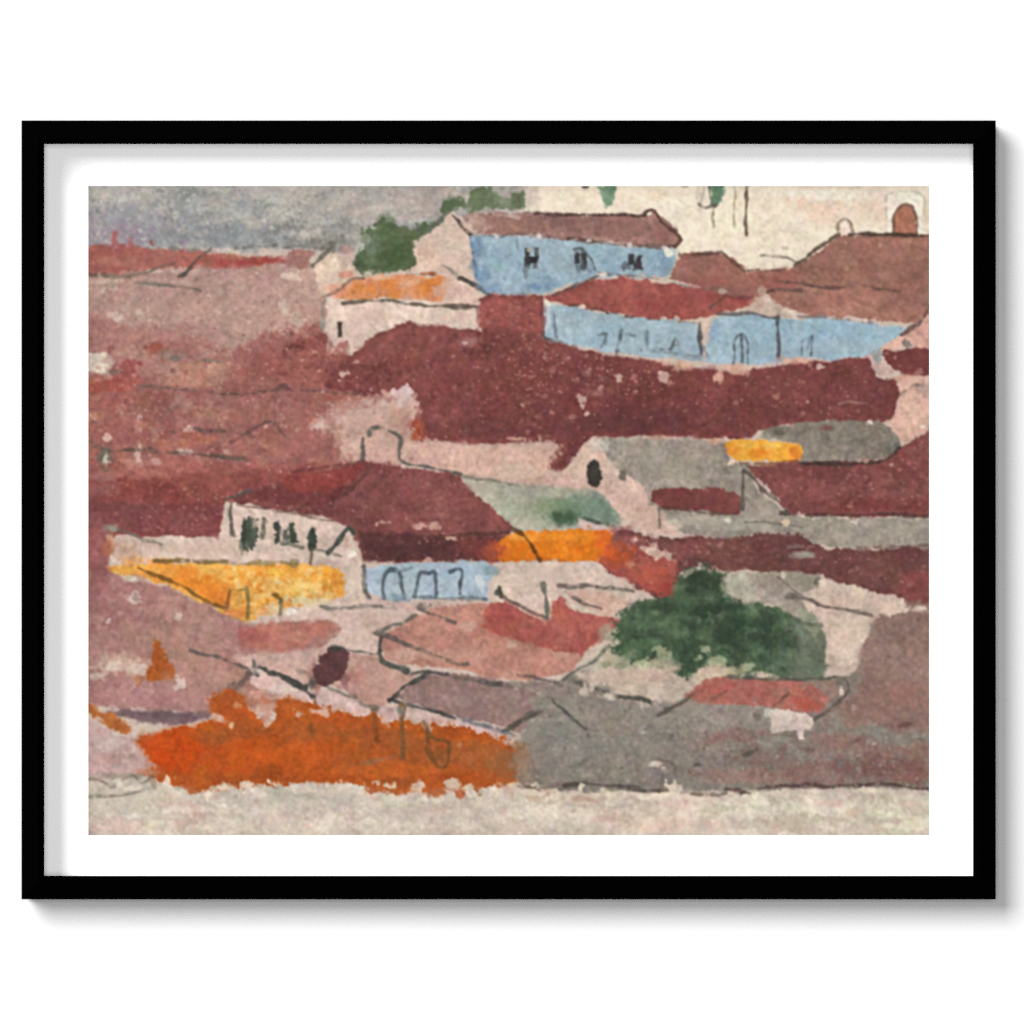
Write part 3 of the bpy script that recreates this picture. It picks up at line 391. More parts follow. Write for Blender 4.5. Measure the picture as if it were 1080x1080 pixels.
    wash('256,547 262,544 270,548 273,562 271,574 262,582 255,572 252,562', (96, 98, 88), (70, 76, 66), wob=1.4, rag=1.4); blob(262, 562, 5, 12, (66, 72, 60), .8); blob(268, 553, 3, 5, (158, 150, 136), .8); blob(256, 574, 4, 6, (90, 94, 84), .7); line('258,548 258,574 262,580', 2.6, (58, 64, 54), .8)
    line('279,548 278,560 277,568', 3, (96, 98, 88), .85, .2); line('279,547 282,551', 2.4, (110, 108, 98), .7)
    wash('289,550 294,548 296,570 290,574', (66, 70, 60), (82, 84, 74), wob=1, rag=.8); line('297,564 301,560 304,566', 2.6, INKG, .8); blob(302, 568, 4, 5, (84, 88, 78), .8)
    wash('306,553 311,553 313,563 316,572 308,575', (70, 76, 66), (94, 96, 86), wob=1, rag=.9); line('306,556 301,564 308,570', 2.4, INKG, .8); line('300,573 310,575 320,577', 3, (80, 82, 72), .8, .2)
    wash('325,562 331,557 335,565 333,578 329,582 325,574', (60, 66, 56), (76, 80, 70), wob=1, rag=.8); line('329,580 328,592 325,606', 2.6, (96, 88, 60), .85, .1)
    line('320,577 335,580 350,584 360,587', 2.2, (112, 106, 96), .75, .25); line('346,584 352,578 358,570 364,560 369,557 374,562', 3.4, (72, 76, 68), .9, .1)
    # ---- yellow wall
    YW = '115,599 150,597 200,594 250,595 310,596 356,600 362,608 361,630 338,634 308,640 296,646 262,655 240,652 226,641 206,633 182,621 160,613 132,608 118,605'
    wash(YW, (225, 158, 70), (231, 172, 88), gran=1., rag=1.); 
    blob(190, 608, 42, 12, (228, 146, 60), .8, 14); blob(215, 618, 26, 12, (224, 130, 48), .8, 20); blob(228, 630, 14, 9, (226, 126, 56), .7); blob(150, 602, 30, 4, (232, 168, 84), .7); blob(245, 612, 14, 10, (232, 172, 84), .5); blob(262, 640, 12, 9, (228, 138, 62), .7); blob(250, 646, 12, 5, (224, 134, 70), .6)
    blob(300, 616, 30, 14, (238, 196, 112), .75); blob(330, 622, 16, 12, (240, 206, 136), .7); blob(280, 625, 14, 10, (240, 208, 134), .6); blob(340, 606, 16, 8, (232, 160, 58), .7); blob(356, 615, 7, 14, (226, 148, 62), .75); blob(310, 604, 12, 7, (226, 150, 56), .7); blob(262, 606, 12, 7, (228, 152, 62), .6); blob(290, 604, 10, 5, (236, 188, 80), .7); blob(315, 634, 26, 6, (226, 206, 166), .85); blob(285, 645, 20, 8, (222, 204, 174), .85)
    YWR = '240,596 358,601 361,628 300,642 250,648'
    mottle(YWR, (238, 206, 140), .8, 1.9, .5); mottle(YWR, (216, 124, 44), .9, 2.2, .55); mottle(YWR, (240, 214, 156), .9, 3, .6, 1.6); mottle(YW, (214, 118, 44), .6, 6, .5, 1.8); mottle('150,598 240,597 235,640', (214, 122, 46), .6, 3, .5, 2.); mottle('118,600 240,597 235,620 150,606', (242, 190, 108), .6, 2.4, .6)
    line('163,592 180,592 200,591', 3.4, (112, 90, 52), .85, .2); line('206,593 225,593 240,592', 3.6, (118, 94, 56), .8, .25); line('240,593 260,595 280,592 295,592 312,596', 3.4, (138, 116, 72), .7, .4); blob(283, 594, 8, 4, (128, 112, 62), .6); blob(310, 594, 5, 4, (120, 106, 70), .6)
    line('146,599 156,603 168,609 184,614 198,620 208,628 222,636 236,641', 2.8, (116, 80, 38), .85, .12); line('138,606 160,609', 2, (180, 130, 80), .6); blob(138, 612, 8, 4, (206, 190, 172), .85); blob(143, 610, 3, 2, (232, 222, 208), .9)
    line('242,624 240,636 238,646', 3, (128, 84, 54), .85, .15); line('246,622 258,621', 2, (140, 120, 70), .7); line('261,620 262,636 262,650', 3.4, (128, 112, 70), .85, .15); line('288,627 294,630 297,634', 4.4, (112, 84, 40), .85, .15); line('297,634 296,650', 3, (120, 116, 98), .85, .15); line('240,652 262,656 280,660', 2.4, (150, 130, 112), .7, .3); blob(307, 646, 4, 4, (238, 230, 216), .8); blob(242, 648, 9, 4, (226, 140, 92), .7)
    # ---- orange wall centre, cream wall, small blue front
    wash('520,596 540,592 600,592 632,593 642,606 668,617 673,628 660,640 640,652 606,642 590,630 578,640 576,656 545,646 522,634', (214, 192, 176), (206, 184, 168)); blob(560, 610, 30, 12, (216, 194, 178), .5); blob(640, 640, 22, 10, (206, 164, 154), .75); blob(625, 630, 26, 7, (204, 160, 150), .7); blob(650, 612, 14, 4, (216, 192, 176), .7)
    wash('518,577 530,565 545,560 600,559 640,558 646,564 640,580 630,592 600,591 560,590 524,592 514,588', (218, 126, 40), (212, 116, 36), gran=.9); blob(522, 580, 12, 10, (172, 82, 52), .8); blob(516, 586, 8, 8, (140, 66, 58), .7); blob(600, 566, 26, 5, (228, 146, 52), .6); blob(575, 578, 20, 7, (222, 128, 36), .6); blob(555, 566, 14, 5, (240, 172, 84), .6); blob(615, 580, 12, 6, (222, 116, 30), .6); blob(638, 575, 9, 14, (204, 92, 42), .7)
    mottle('525,566 640,560 630,590 525,590', (206, 100, 28), .6, 3, .5); line('540,558 552,564 560,574 566,585 570,591', 3.2, (92, 60, 34), .85, .12); line('530,590 560,591 600,591', 2.4, (150, 90, 50), .6, .4)
    wash('384,600 400,597 425,594 470,593 514,593 524,602 516,616 514,631 480,632 430,634 404,632 386,624', (168, 190, 204), (176, 196, 208), gran=.8); blob(400, 610, 12, 10, (156, 182, 204), .6); blob(480, 604, 26, 6, (150, 184, 210), .5); blob(500, 612, 12, 12, (172, 198, 214), .6); blob(518, 602, 8, 5, (130, 154, 166), .7); blob(430, 622, 14, 8, (186, 196, 200), .6); mottle('386,600 515,595 512,630 390,628', (200, 210, 212), .6, 2.2, .6); blob(505, 614, 4, 6, (214, 216, 208), .7)
    IB = (78, 90, 100)
    line('383,598 384,612 386,624 390,630', 3.4, (86, 84, 80), .85, .15); line('405,632 404,618 407,605 414,602 421,604 424,616 426,632', 2.8, IB, .85, .2); line('438,629 440,616 444,604 452,605 458,604 460,616 460,630', 3, IB, .85, .12); line('476,603 484,600 488,604 486,616 485,627', 3.2, (72, 82, 90), .85, .15); line('437,629 460,631 485,631 512,632', 3, (92, 104, 112), .8, .25); line('424,602 436,598', 2, IB, .5); blob(420, 632, 12, 5, (120, 142, 158), .7); line('400,632 430,634', 2.2, (120, 128, 130), .6, .4)
    line('526,622 534,632 548,638 562,646 576,652', 2.8, (104, 82, 74), .85, .2); blob(527, 627, 4, 5, (66, 66, 60), .85)
    # ---- rosy lower left
    wash('85,605 120,606 140,612 165,616 190,626 225,642 245,655 262,658 330,650 352,652 362,662 345,680 330,690 340,720 330,760 270,745 225,752 150,750 85,745', (178, 132, 124), (170, 122, 116), soft=2, wob=2.4, gran=1.1)
    blob(115, 640, 36, 30, (156, 104, 100), .75); blob(150, 630, 24, 14, (170, 118, 112), .5); blob(195, 648, 34, 10, (194, 148, 140), .7, 20); blob(185, 632, 18, 6, (196, 152, 144), .6); blob(150, 672, 50, 12, (178, 134, 126), .6); blob(125, 702, 36, 12, (202, 170, 154), .85); blob(165, 735, 60, 14, (176, 126, 124), .75); blob(215, 715, 34, 18, (184, 138, 132), .6); blob(105, 725, 18, 12, (166, 118, 114), .7); blob(225, 670, 30, 10, (190, 146, 138), .6); blob(200, 690, 40, 9, (178, 134, 126), .5); blob(105, 612, 14, 16, (150, 92, 92), .6)
    mottle('93,620 240,640 230,745 93,740', (200, 160, 150), .5, 2.4, .6); mottle('93,620 240,640 230,745 93,740', (150, 102, 98), .5, 2.4, .6)
    for q in ((143, 626, 5, 3), (186, 651, 4, 3), (115, 656, 3, 3), (118, 704, 12, 5), (148, 705, 8, 5), (105, 712, 10, 4), (190, 718, 6, 5), (144, 718, 3, 6), (140, 632, 8, 5)): blob(*q, (216, 196, 182), .7, rough=.6)
    blob(145, 631, 5, 5, (150, 128, 118), .6)
    wash('160,700 162,684 165,676 170,675 174,682 178,700 184,708 182,717 168,718 156,718 154,710', (168, 88, 42), (180, 102, 56), soft=2.2, rag=1.3); blob(146, 717, 4, 5, (178, 104, 66), .6); blob(178, 712, 8, 5, (164, 104, 72), .6); blob(166, 690, 4, 10, (162, 82, 36), .6)
    wash('112,750 130,746 160,749 225,751 240,756 214,760 190,764 160,765 140,760', (118, 96, 98), (132, 104, 106), soft=2); blob(170, 754, 34, 4, (106, 86, 90), .6); blob(220, 751, 20, 3, (130, 96, 92), .6)
    wash('85,740 98,742 108,751 128,757 142,768 136,774 122,772 108,764 96,752 85,750', (174, 104, 58), (160, 88, 50), soft=1.8, rag=1.4); blob(140, 762, 5, 3, (214, 190, 168), .85); blob(152, 770, 6, 4, (206, 178, 156), .8); blob(126, 765, 8, 5, (166, 90, 50), .6)
    wash('85,752 96,756 108,768 124,776 140,776 150,790 160,800 168,810 160,815 120,818 85,816', (204, 174, 168), (196, 160, 156), soft=1.6); blob(110, 785, 20, 8, (206, 184, 176), .6); blob(115, 800, 22, 6, (192, 148, 146), .6); blob(98, 772, 10, 12, (196, 166, 160), .6); blob(145, 790, 8, 6, (210, 188, 180), .6)
    wash('250,662 270,658 300,654 345,650 358,658 352,668 330,676 322,684 300,684 285,688 262,684 250,676', (184, 116, 108), (180, 108, 101), a=.85, soft=3.4, rag=2.4, wob=3.4, dry=.4, clump=4); blob(262, 672, 16, 10, (172, 92, 90), .65); blob(310, 672, 14, 5, (196, 136, 124), .6); blob(303, 688, 8, 5, (190, 118, 108), .7); blob(290, 680, 18, 4, (186, 116, 108), .6)
    # ---- cream and pink shapes, lower centre
    wash('262,656 350,640 398,634 520,634 530,640 470,640 440,650 402,666 402,690 372,688 350,680 362,660 340,652', (208, 182, 170), (202, 172, 160), soft=2); wash('245,690 285,690 330,684 345,684 330,700 324,708 332,735 310,730 275,712 255,700', (208, 174, 164), (200, 160, 152), soft=2.4)
    blob(380, 665, 20, 18, (206, 182, 168), .6); blob(400, 645, 30, 6, (206, 186, 170), .5)
    wash('400,668 424,658 446,646 470,638 520,634 545,640 560,650 605,656 640,652 646,664 620,688 604,708 560,718 520,714 480,706 440,702 405,694', (190, 134, 126), (182, 124, 116), gran=1.1, soft=1.6); blob(470, 690, 40, 9, (200, 152, 144), .7); blob(520, 660, 30, 12, (186, 118, 112), .5); blob(480, 650, 20, 8, (196, 140, 132), .5); blob(425, 690, 20, 8, (206, 166, 156), .7); blob(560, 695, 30, 12, (190, 134, 128), .5); blob(590, 690, 12, 9, (196, 150, 142), .6); blob(545, 712, 20, 5, (204, 152, 142), .6)
    wash('510,643 516,636 532,634 548,642 562,650 574,656 580,652 584,634 592,628 602,640 612,644 640,652 660,650 650,662 628,676 614,690 596,688 560,678 530,672 510,662', (170, 88, 82), (178, 96, 90), gran=1.1); mottle('510,643 548,642 590,630 660,650 614,690 530,672', (188, 116, 106), .7, 5, .3, 1.5); blob(530, 650, 16, 9, (164, 76, 72), .6); blob(595, 648, 8, 12, (188, 100, 92), .6); blob(560, 665, 30, 7, (166, 86, 80), .5); blob(612, 680, 8, 8, (172, 84, 78), .5); blob(625, 658, 16, 6, (180, 104, 98), .5)
    blob(539, 680, 7, 4, (208, 168, 158), .7); blob(493, 660, 8, 4, (210, 172, 158), .7); blob(540, 640, 10, 3, (166, 86, 80), .5)
    wash('365,690 398,692 404,700 440,708 430,722 416,738 400,748 385,742 362,726 350,722 362,712 370,700', (200, 152, 146), (206, 166, 158), soft=1.8); blob(376, 712, 14, 8, (196, 132, 128), .6); blob(400, 725, 14, 12, (200, 156, 150), .5)
    wash('272,708 290,712 322,728 332,738 330,752 300,740 284,732 270,724 264,714', (212, 186, 176), (206, 172, 164)); blob(300, 726, 14, 5, (220, 200, 190), .7); wash('332,736 345,728 365,732 392,748 412,746 426,746 434,756 424,764 406,756 380,754 356,744 334,752', (212, 182, 174), (204, 170, 164)); blob(335, 745, 8, 8, (212, 190, 182), .6)
    wash('424,730 436,718 450,712 480,710 520,716 560,728 574,738 560,756 548,772 520,764 470,753 440,744 414,738', (150, 122, 116), (142, 112, 106), gran=1.1); blob(500, 738, 30, 9, (150, 124, 118), .5); blob(545, 745, 16, 10, (148, 126, 120), .5); blob(550, 722, 26, 4, (112, 100, 94), .6); mottle('424,730 520,716 570,738 545,770', (174, 142, 136), .5, 2, .6)
    wash('414,742 440,746 474,757 530,770 548,778 540,784 500,772 460,766 432,757 422,752', (206, 178, 168), (196, 168, 160))
    wash('330,706 338,692 350,684 362,684 369,690 367,706 360,716 346,723 333,720', (92, 58, 60), (100, 64, 64)); blob(364, 718, 5, 7, (112, 76, 74), .7)
    line('201,685 212,690 225,691 240,697 252,701 262,705', 3, (92, 84, 78), .85, .2); line('268,696 269,704 272,712', 3, (92, 90, 84), .85, .15); blob(268, 708, 6, 3, (176, 168, 158), .6)
    line('272,704 285,709 300,714 312,720 322,725', 5.4, (70, 70, 64), .9, .15); line('300,713 318,724 330,734', 4.4, (66, 66, 62), .9, .15); line('262,712 256,719 249,724', 7, (104, 86, 80), .8, .2); line('332,736 331,748 328,764', 4, (92, 82, 74), .85, .12); blob(329, 722, 5, 8, (70, 72, 66), .75); blob(320, 708, 6, 4, (120, 108, 102), .5)
    line('350,684 360,683 372,686 385,688 400,690', 3, (84, 84, 78), .85, .2); blob(356, 684, 8, 4, (66, 66, 60), .8); line('345,724 360,731 375,735 385,744 396,747', 3, (120, 108, 100), .8, .2); blob(397, 746, 6, 3, (124, 110, 104), .7)
    line('340,640 350,643 362,642 380,639 402,639', 2.8, (112, 108, 100), .8, .2); line('402,642 418,642', 2.2, (132, 128, 120), .7, .3)
    line('394,667 402,666 412,661 424,657 430,652 438,648', 2.6, (104, 94, 86), .85, .2); line('398,668 412,673 425,678 440,683 452,688 465,693 480,699 493,699', 3, (96, 86, 80), .85, .22); line('402,672 401,684 403,695 412,701 422,704 430,707', 4.2, (74, 76, 70), .88, .15); line('440,640 450,645 464,650 480,657', 3, (104, 94, 88), .85, .2); blob(443, 640, 6, 4, (92, 88, 82), .7); blob(440, 635, 6, 4, (196, 184, 168), .8); blob(401, 667, 5, 4, (120, 116, 106), .5)
    line('411,739 418,731 428,723 440,716 452,710', 4, (66, 66, 62), .9, .12); line('436,710 450,708 470,711 485,715 500,718 528,722', 3.6, (80, 74, 70), .85, .25); line('411,738 424,742 440,745 458,750 480,757', 3.4, (70, 68, 66), .88, .15); line('480,757 500,762 520,768 540,773', 3.4, (110, 112, 112), .75, .25)
    line('573,616 575,630 577,652', 4, (96, 96, 90), .88, .12); line('590,617 605,618 620,617 640,620 655,622 668,624', 3, (98, 88, 82), .85, .25); line('596,625 606,631 620,637 634,642', 2.8, (104, 88, 82), .85, .25)
    # ---- grey slope, lower right
    GR = '556,738 570,730 592,716 606,708 640,690 680,705 728,714 750,716 850,716 888,716 905,704 918,662 930,648 952,640 990,640 990,834 940,832 860,830 800,833 740,834 700,832 640,836 560,832 544,828 556,800 548,776 566,756'
    wash(GR, (142, 132, 124), (136, 128, 118), gran=1.2, soft=1.4)
    blob(640, 765, 70, 28, (140, 136, 126), .7); blob(590, 790, 40, 24, (136, 132, 124), .5); blob(700, 800, 50, 20, (140, 128, 122), .5); blob(590, 765, 30, 14, (148, 142, 132), .5); blob(680, 750, 50, 10, (150, 140, 130), .5); blob(770, 775, 50, 16, (146, 136, 126), .5)
    blob(945, 690, 46, 42, (152, 118, 108), .8); blob(940, 740, 44, 18, (146, 102, 94), .75); blob(905, 790, 60, 10, (146, 108, 100), .6); blob(860, 815, 60, 12, (138, 96, 90), .75); blob(940, 812, 50, 15, (126, 88, 82), .75); blob(780, 818, 34, 8, (156, 112, 102), .7); blob(880, 780, 30, 8, (162, 112, 104), .55); blob(920, 770, 34, 7, (130, 124, 112), .65); blob(955, 785, 30, 7, (122, 114, 104), .6, 15); blob(950, 760, 14, 4, (140, 128, 116), .6); blob(880, 750, 20, 12, (150, 126, 116), .6); blob(770, 800, 26, 14, (126, 110, 102), .5); blob(735, 815, 26, 12, (138, 122, 114), .5); blob(810, 800, 24, 10, (132, 114, 106), .5)
    mottle(GR, (118, 108, 100), .5, 2.4, .6); mottle(GR, (166, 152, 142), .5, 2.2, .7); mottle('860,650 980,645 980,830 700,830 760,790 860,760', (122, 78, 74), .5, 3, .4); mottle('700,790 800,760 900,760 980,770 980,826 720,826', (140, 94, 86), .8, 8, .2, 2.); mottle(GR, (152, 134, 122), .6, 8, .3, 2.); specks(560, 735, 978, 828, 170, (174, 162, 150), .6, (.5, 1.1), GR); specks(560, 735, 978, 828, 150, (100, 88, 82), .6, (.5, 1.2), GR); specks(560, 740, 978, 825, 40, (176, 160, 148), .5, (.8, 1.6), GR)
    wash('908,704 914,690 920,662 932,650 952,642 990,640 990,770 950,776 920,762 890,770 884,748 900,728', (154, 124, 113), (146, 114, 104), soft=3, wob=4, rag=1.6); blob(950, 735, 34, 14, (148, 104, 96), .6); blob(930, 752, 24, 8, (146, 110, 100), .5)
    # yard under the tree
    wash('604,708 622,690 644,680 660,690 720,712 760,706 770,722 744,728 700,736 660,734 630,722', (186, 170, 152), (194, 176, 160), soft=3, wob=4, rag=1.4); blob(650, 712, 30, 10, (206, 182, 166), .7); blob(655, 698, 16, 6, (150, 150, 124), .6); blob(690, 712, 22, 8, (196, 168, 150), .6); blob(630, 702, 12, 6, (176, 172, 152), .6); blob(665, 726, 14, 5, (216, 190, 172), .7); blob(745, 712, 22, 7, (204, 182, 160), .8); blob(640, 690, 16, 8, (190, 178, 154), .6); blob(640, 668, 9, 9, (168, 162, 138), .7)
    wash('862,650 874,652 878,690 868,716 830,716 830,690 850,664', (124, 128, 112), (116, 122, 106), soft=3)
    # ---- big tree
    wash('820,644 846,650 866,660 874,672 876,698 862,716 824,716 812,690', (108, 116, 96), (98, 110, 90), soft=4, wob=3); TR = '642,690 645,678 652,668 650,652 664,640 678,634 692,630 710,626 714,606 726,598 740,594 754,597 762,604 758,618 764,630 786,634 812,638 828,644 840,652 846,662 844,684 840,704 832,714 818,713 800,708 784,716 770,706 752,702 738,700 728,714 718,716 708,706 694,704 680,700 662,696'
    wash(TR, (66, 98, 70), (60, 90, 66), wob=3.5, rag=2.6, soft=3.4, gran=1.3)
    for q in ((690, 655, 30, 11, (84, 128, 92), .7), (680, 680, 26, 9, (74, 122, 86), .6), (665, 690, 14, 6, (84, 122, 88), .6), (745, 612, 20, 13, (56, 78, 58), .8), (735, 650, 26, 16, (52, 82, 60), .7), (790, 660, 24, 14, (52, 86, 62), .7), (800, 690, 26, 12, (60, 100, 74), .6), (770, 690, 20, 8, (72, 116, 80), .6), (765, 640, 16, 12, (50, 74, 56), .6), (838, 684, 14, 26, (104, 116, 98), .6), (846, 668, 9, 12, (116, 122, 106), .6), (725, 690, 12, 18, (56, 90, 64), .7), (718, 704, 9, 9, (64, 100, 72), .8), (700, 640, 20, 7, (60, 84, 62), .5), (675, 640, 14, 6, (62, 88, 66), .6), (816, 650, 14, 7, (64, 86, 68), .6), (715, 668, 18, 7, (92, 134, 98), .55), (735, 612, 16, 12, (44, 64, 48), .8), (748, 645, 20, 10, (42, 62, 48), .75), (790, 664, 20, 12, (44, 70, 52), .7), (772, 684, 18, 9, (48, 78, 56), .6), (700, 641, 14, 5, (46, 66, 50), .7), (820, 700, 16, 9, (78, 110, 86), .6), (660, 675, 10, 7, (70, 108, 80), .6), (745, 670, 14, 8, (64, 104, 74), .6), (770, 665, 12, 7, (46, 74, 54), .6)): blob(*q)
    mottle(TR, (40, 62, 48), .8, 6, .3); mottle(TR, (46, 70, 54), .6, 3.4, .4); mottle(TR, (92, 132, 98), .55, 3, .5)
    for q in ((695, 685, 8, 4), (702, 692, 9, 5), (738, 692, 5, 3), (758, 697, 8, 4), (790, 702, 7, 4), (742, 686, 4, 4), (690, 698, 10, 4), (672, 700, 9, 5), (648, 678, 6, 5)): blob(*q, (170, 178, 140), .75, rough=.6)
    blob(700, 700, 16, 6, (184, 172, 148), .75); blob(776, 708, 16, 5, (178, 170, 136), .75); blob(752, 706, 14, 6, (206, 180, 160), .8); blob(708, 706, 8, 5, (190, 164, 146), .6); blob(738, 598, 6, 4, (190, 184, 166), .8, -20); blob(726, 604, 9, 3, (176, 170, 150), .7, -35)
    for q in ((640, 700, 5, 4), (655, 702, 5, 3), (668, 690, 4, 5)): blob(*q, (128, 132, 106), .6)
    # ---- grey roof and pink gable right of the tree
    wash('764,607 780,604 830,604 862,606 868,616 850,624 846,634 866,650 862,660 840,650 812,638 786,634 768,628', (162, 150, 138), (156, 144, 130), gran=1.1); blob(782, 617, 16, 12, (176, 174, 154), .8); blob(792, 630, 9, 5, (190, 184, 164), .7); blob(781, 606, 5, 3, (214, 208, 192), .85); blob(843, 612, 16, 6, (142, 136, 122), .6); blob(826, 606, 3, 3, (216, 200, 182), .8); blob(862, 612, 4, 4, (92, 90, 80), .7); blob(770, 612, 4, 8, (186, 182, 162), .6)
    wash('846,626 870,618 884,614 906,618 916,626 940,626 952,632 958,642 940,650 926,646 918,652 914,672 902,698 884,710 870,700 870,672 864,656 850,640', (214, 190, 174), (206, 184, 168), wob=2); blob(890, 635, 24, 7, (226, 192, 176), .5); blob(890, 680, 14, 18, (220, 196, 178), .5); blob(968, 642, 9, 4, (226, 204, 184), .85); blob(935, 640, 12, 6, (220, 188, 170), .7); blob(867, 617, 4, 5, (222, 204, 184), .8)
    wash('842,640 856,646 864,660 862,672 848,660', (150, 150, 128), (140, 142, 122), soft=2); line('820,608 832,617 842,626 856,632 862,638', 2.4, (104, 94, 86), .8, .25); line('842,630 856,633 868,639 884,641 900,645 918,649', 3, (112, 100, 94), .88, .15); blob(836, 629, 8, 4, (104, 96, 88), .75); line('836,652 850,658 866,660', 2.6, (96, 100, 86), .7, .25)
    # ---- small red roof and white wall
    wash('722,734 740,720 750,715 800,716 850,718 872,728 880,732 864,752 848,752 822,748 800,744 770,742 735,742', (172, 104, 92), (164, 96, 86), gran=1.1); mottle('722,734 750,715 850,718 880,732 864,752 800,744 735,742', (150, 126, 114), .9, 4, .2, 1.4); mottle('740,720 850,718 870,745 800,742', (182, 104, 90), .7, 3, .5); specks(730, 716, 870, 748, 40, (176, 140, 126), .6, (.5, 1.2)); blob(852, 740, 14, 8, (182, 92, 74), .75, rough=.7); blob(760, 724, 16, 7, (170, 88, 78), .7); blob(745, 736, 16, 6, (178, 108, 96), .5); blob(800, 726, 26, 6, (164, 96, 84), .5); wash('850,718 886,718 888,730 876,736 862,728', (142, 120, 108), (150, 124, 112)); blob(725, 742, 14, 5, (150, 132, 122), .6); blob(840, 738, 10, 5, (186, 100, 84), .5)
    wash('808,750 818,748 836,750 850,752 857,756 857,768 849,771 848,780 843,778 841,772 826,771 812,772 814,762', (222, 202, 190), (216, 196, 184)); blob(805, 752, 8, 6, (130, 126, 114), .6); blob(798, 755, 5, 4, (104, 98, 88), .7); blob(811, 751, 4, 4, (206, 202, 188), .8); line('812,774 830,775 840,775', 2, (112, 100, 92), .6)
    line('768,714 800,715 840,716 884,715 892,720 893,730 882,742 870,751 860,758', 3, (92, 86, 76), .85, .15); blob(887, 727, 3, 6, (212, 202, 188), .9); blob(886, 718, 6, 4, (106, 98, 88), .6); line('832,730 824,738 816,744', 3.2, (110, 72, 66), .85, .15); line('765,728 758,734 750,738', 2.8, (124, 84, 78), .8, .2)
    line('732,731 722,738 708,746 702,750 694,755', 3.2, (88, 80, 74), .88, .15); blob(702, 748, 5, 4, (92, 84, 78), .7); line('600,716 616,722 634,728 650,734 670,736 684,738', 3, (92, 88, 80), .85, .25); line('650,734 672,735 686,741', 3.4, (74, 78, 70), .8, .2); line('594,716 606,708 622,700 634,690 642,682', 3.2, (90, 94, 84), .85, .15)
    for q in ((619, 728, 5, 5), (640, 735, 8, 5), (692, 726, 6, 5), (628, 720, 5, 3), (678, 744, 5, 3)): blob(*q, (206, 188, 174), .8, rough=.6)
    line('582,737 592,747 604,758 618,769', 2.8, (84, 80, 76), .88, .15); line('530,770 545,764 556,757 568,751', 4, (92, 84, 80), .85, .2); blob(560, 754, 8, 4, (84, 78, 74), .7, -25); line('546,712 560,714 580,718 592,722', 3.4, (92, 84, 78), .8, .25); blob(570, 724, 20, 7, (124, 108, 102), .7)
    blob(615, 803, 9, 3, (112, 104, 98), .7, -35); blob(605, 808, 8, 4, (118, 110, 104), .5); blob(690, 806, 7, 3, (212, 196, 186), .85); blob(700, 810, 5, 3, (206, 190, 178), .8); line('694,800 710,806', 2, (112, 92, 84), .6); blob(735, 806, 5, 4, (84, 76, 72), .7); blob(790, 794, 8, 3.4, (88, 82, 74), .75, -15); line('782,796 798,790', 2.4, (90, 84, 76), .7); blob(955, 764, 5, 3, (100, 68, 64), .7); blob(852, 790, 10, 3, (116, 88, 82), .6); blob(900, 747, 4, 3, (180, 160, 146), .7)
    # ---- rust slope, lower left
    RU = '143,783 152,777 168,771 184,766 205,764 226,758 224,748 222,740 232,731 246,727 258,733 264,745 276,756 284,764 292,752 293,742 302,735 316,738 332,746 348,750 356,748 372,752 388,755 400,752 408,762 420,760 432,756 444,764 456,760 480,763 510,771 536,781 552,790 556,800 548,818 544,826 520,828 480,830 462,836 440,832 420,838 396,834 384,828 368,825 330,824 300,828 262,830 240,830 206,834 184,830 172,822 150,815 166,808 156,796'
    wash(RU, (176, 88, 40), (170, 82, 38), gran=1.0, rag=1.6, wob=2.4)
    mottle(RU, (150, 84, 48), .8, 9, .3, 2.6); mottle(RU, (200, 88, 30), .7, 8, .4, 2.6); mottle(RU, (156, 80, 42), .6, 5, .3, 3.); mottle(RU, (196, 92, 34), .6, 5, .3, 3.)
    wash('145,783 168,772 200,768 214,790 200,815 176,815 160,798', (192, 76, 28), (188, 74, 28), soft=6, wob=3); blob(165, 780, 16, 9, (208, 86, 36), .6); blob(172, 800, 16, 12, (206, 74, 24), .6); blob(240, 800, 46, 14, (188, 80, 32), .55); blob(300, 796, 60, 9, (196, 90, 36), .55); blob(230, 776, 40, 9, (158, 84, 42), .6); blob(330, 772, 40, 9, (166, 92, 48), .5); blob(240, 740, 16, 9, (180, 92, 48), .6); blob(250, 752, 18, 8, (196, 88, 40), .6)
    blob(430, 785, 40, 14, (162, 92, 50), .65); blob(500, 796, 44, 16, (158, 94, 54), .7); blob(535, 800, 18, 14, (152, 96, 62), .7); blob(420, 812, 60, 8, (194, 98, 42), .7); blob(400, 800, 40, 8, (176, 92, 46), .5); blob(395, 802, 22, 3.4, (142, 104, 74), .7, -14); blob(490, 818, 50, 5, (168, 78, 36), .6); blob(370, 790, 40, 10, (174, 88, 40), .4); blob(310, 745, 16, 9, (182, 90, 44), .5); blob(547, 808, 9, 12, (160, 118, 86), .6)
    blob(556, 806, 16, 22, (146, 126, 110), .75, rough=.6); blob(548, 790, 9, 10, (156, 120, 92), .6); blob(530, 808, 16, 14, (158, 104, 66), .6)
    wash('262,732 276,728 292,732 292,746 286,764 278,762 270,748', (196, 152, 142), (190, 138, 130), soft=1.8, rag=1.8, wob=2); blob(281, 764, 4, 4, (224, 190, 168), .8); blob(245, 764, 2.6, 4, (226, 190, 146), .85); blob(250, 744, 4, 3, (206, 150, 110), .7); blob(268, 742, 5, 5, (160, 98, 78), .6); blob(280, 738, 4, 4, (168, 96, 70), .6); blob(230, 757, 9, 4, (216, 186, 168), .8, 20)
    for q in ((318, 752, 6, 4), (335, 750, 7, 3), (345, 752, 6, 3), (378, 752, 4, 3), (406, 758, 4, 7), (425, 756, 5, 5), (452, 768, 3, 5)): blob(*q, (212, 176, 162), .8, rough=.6)
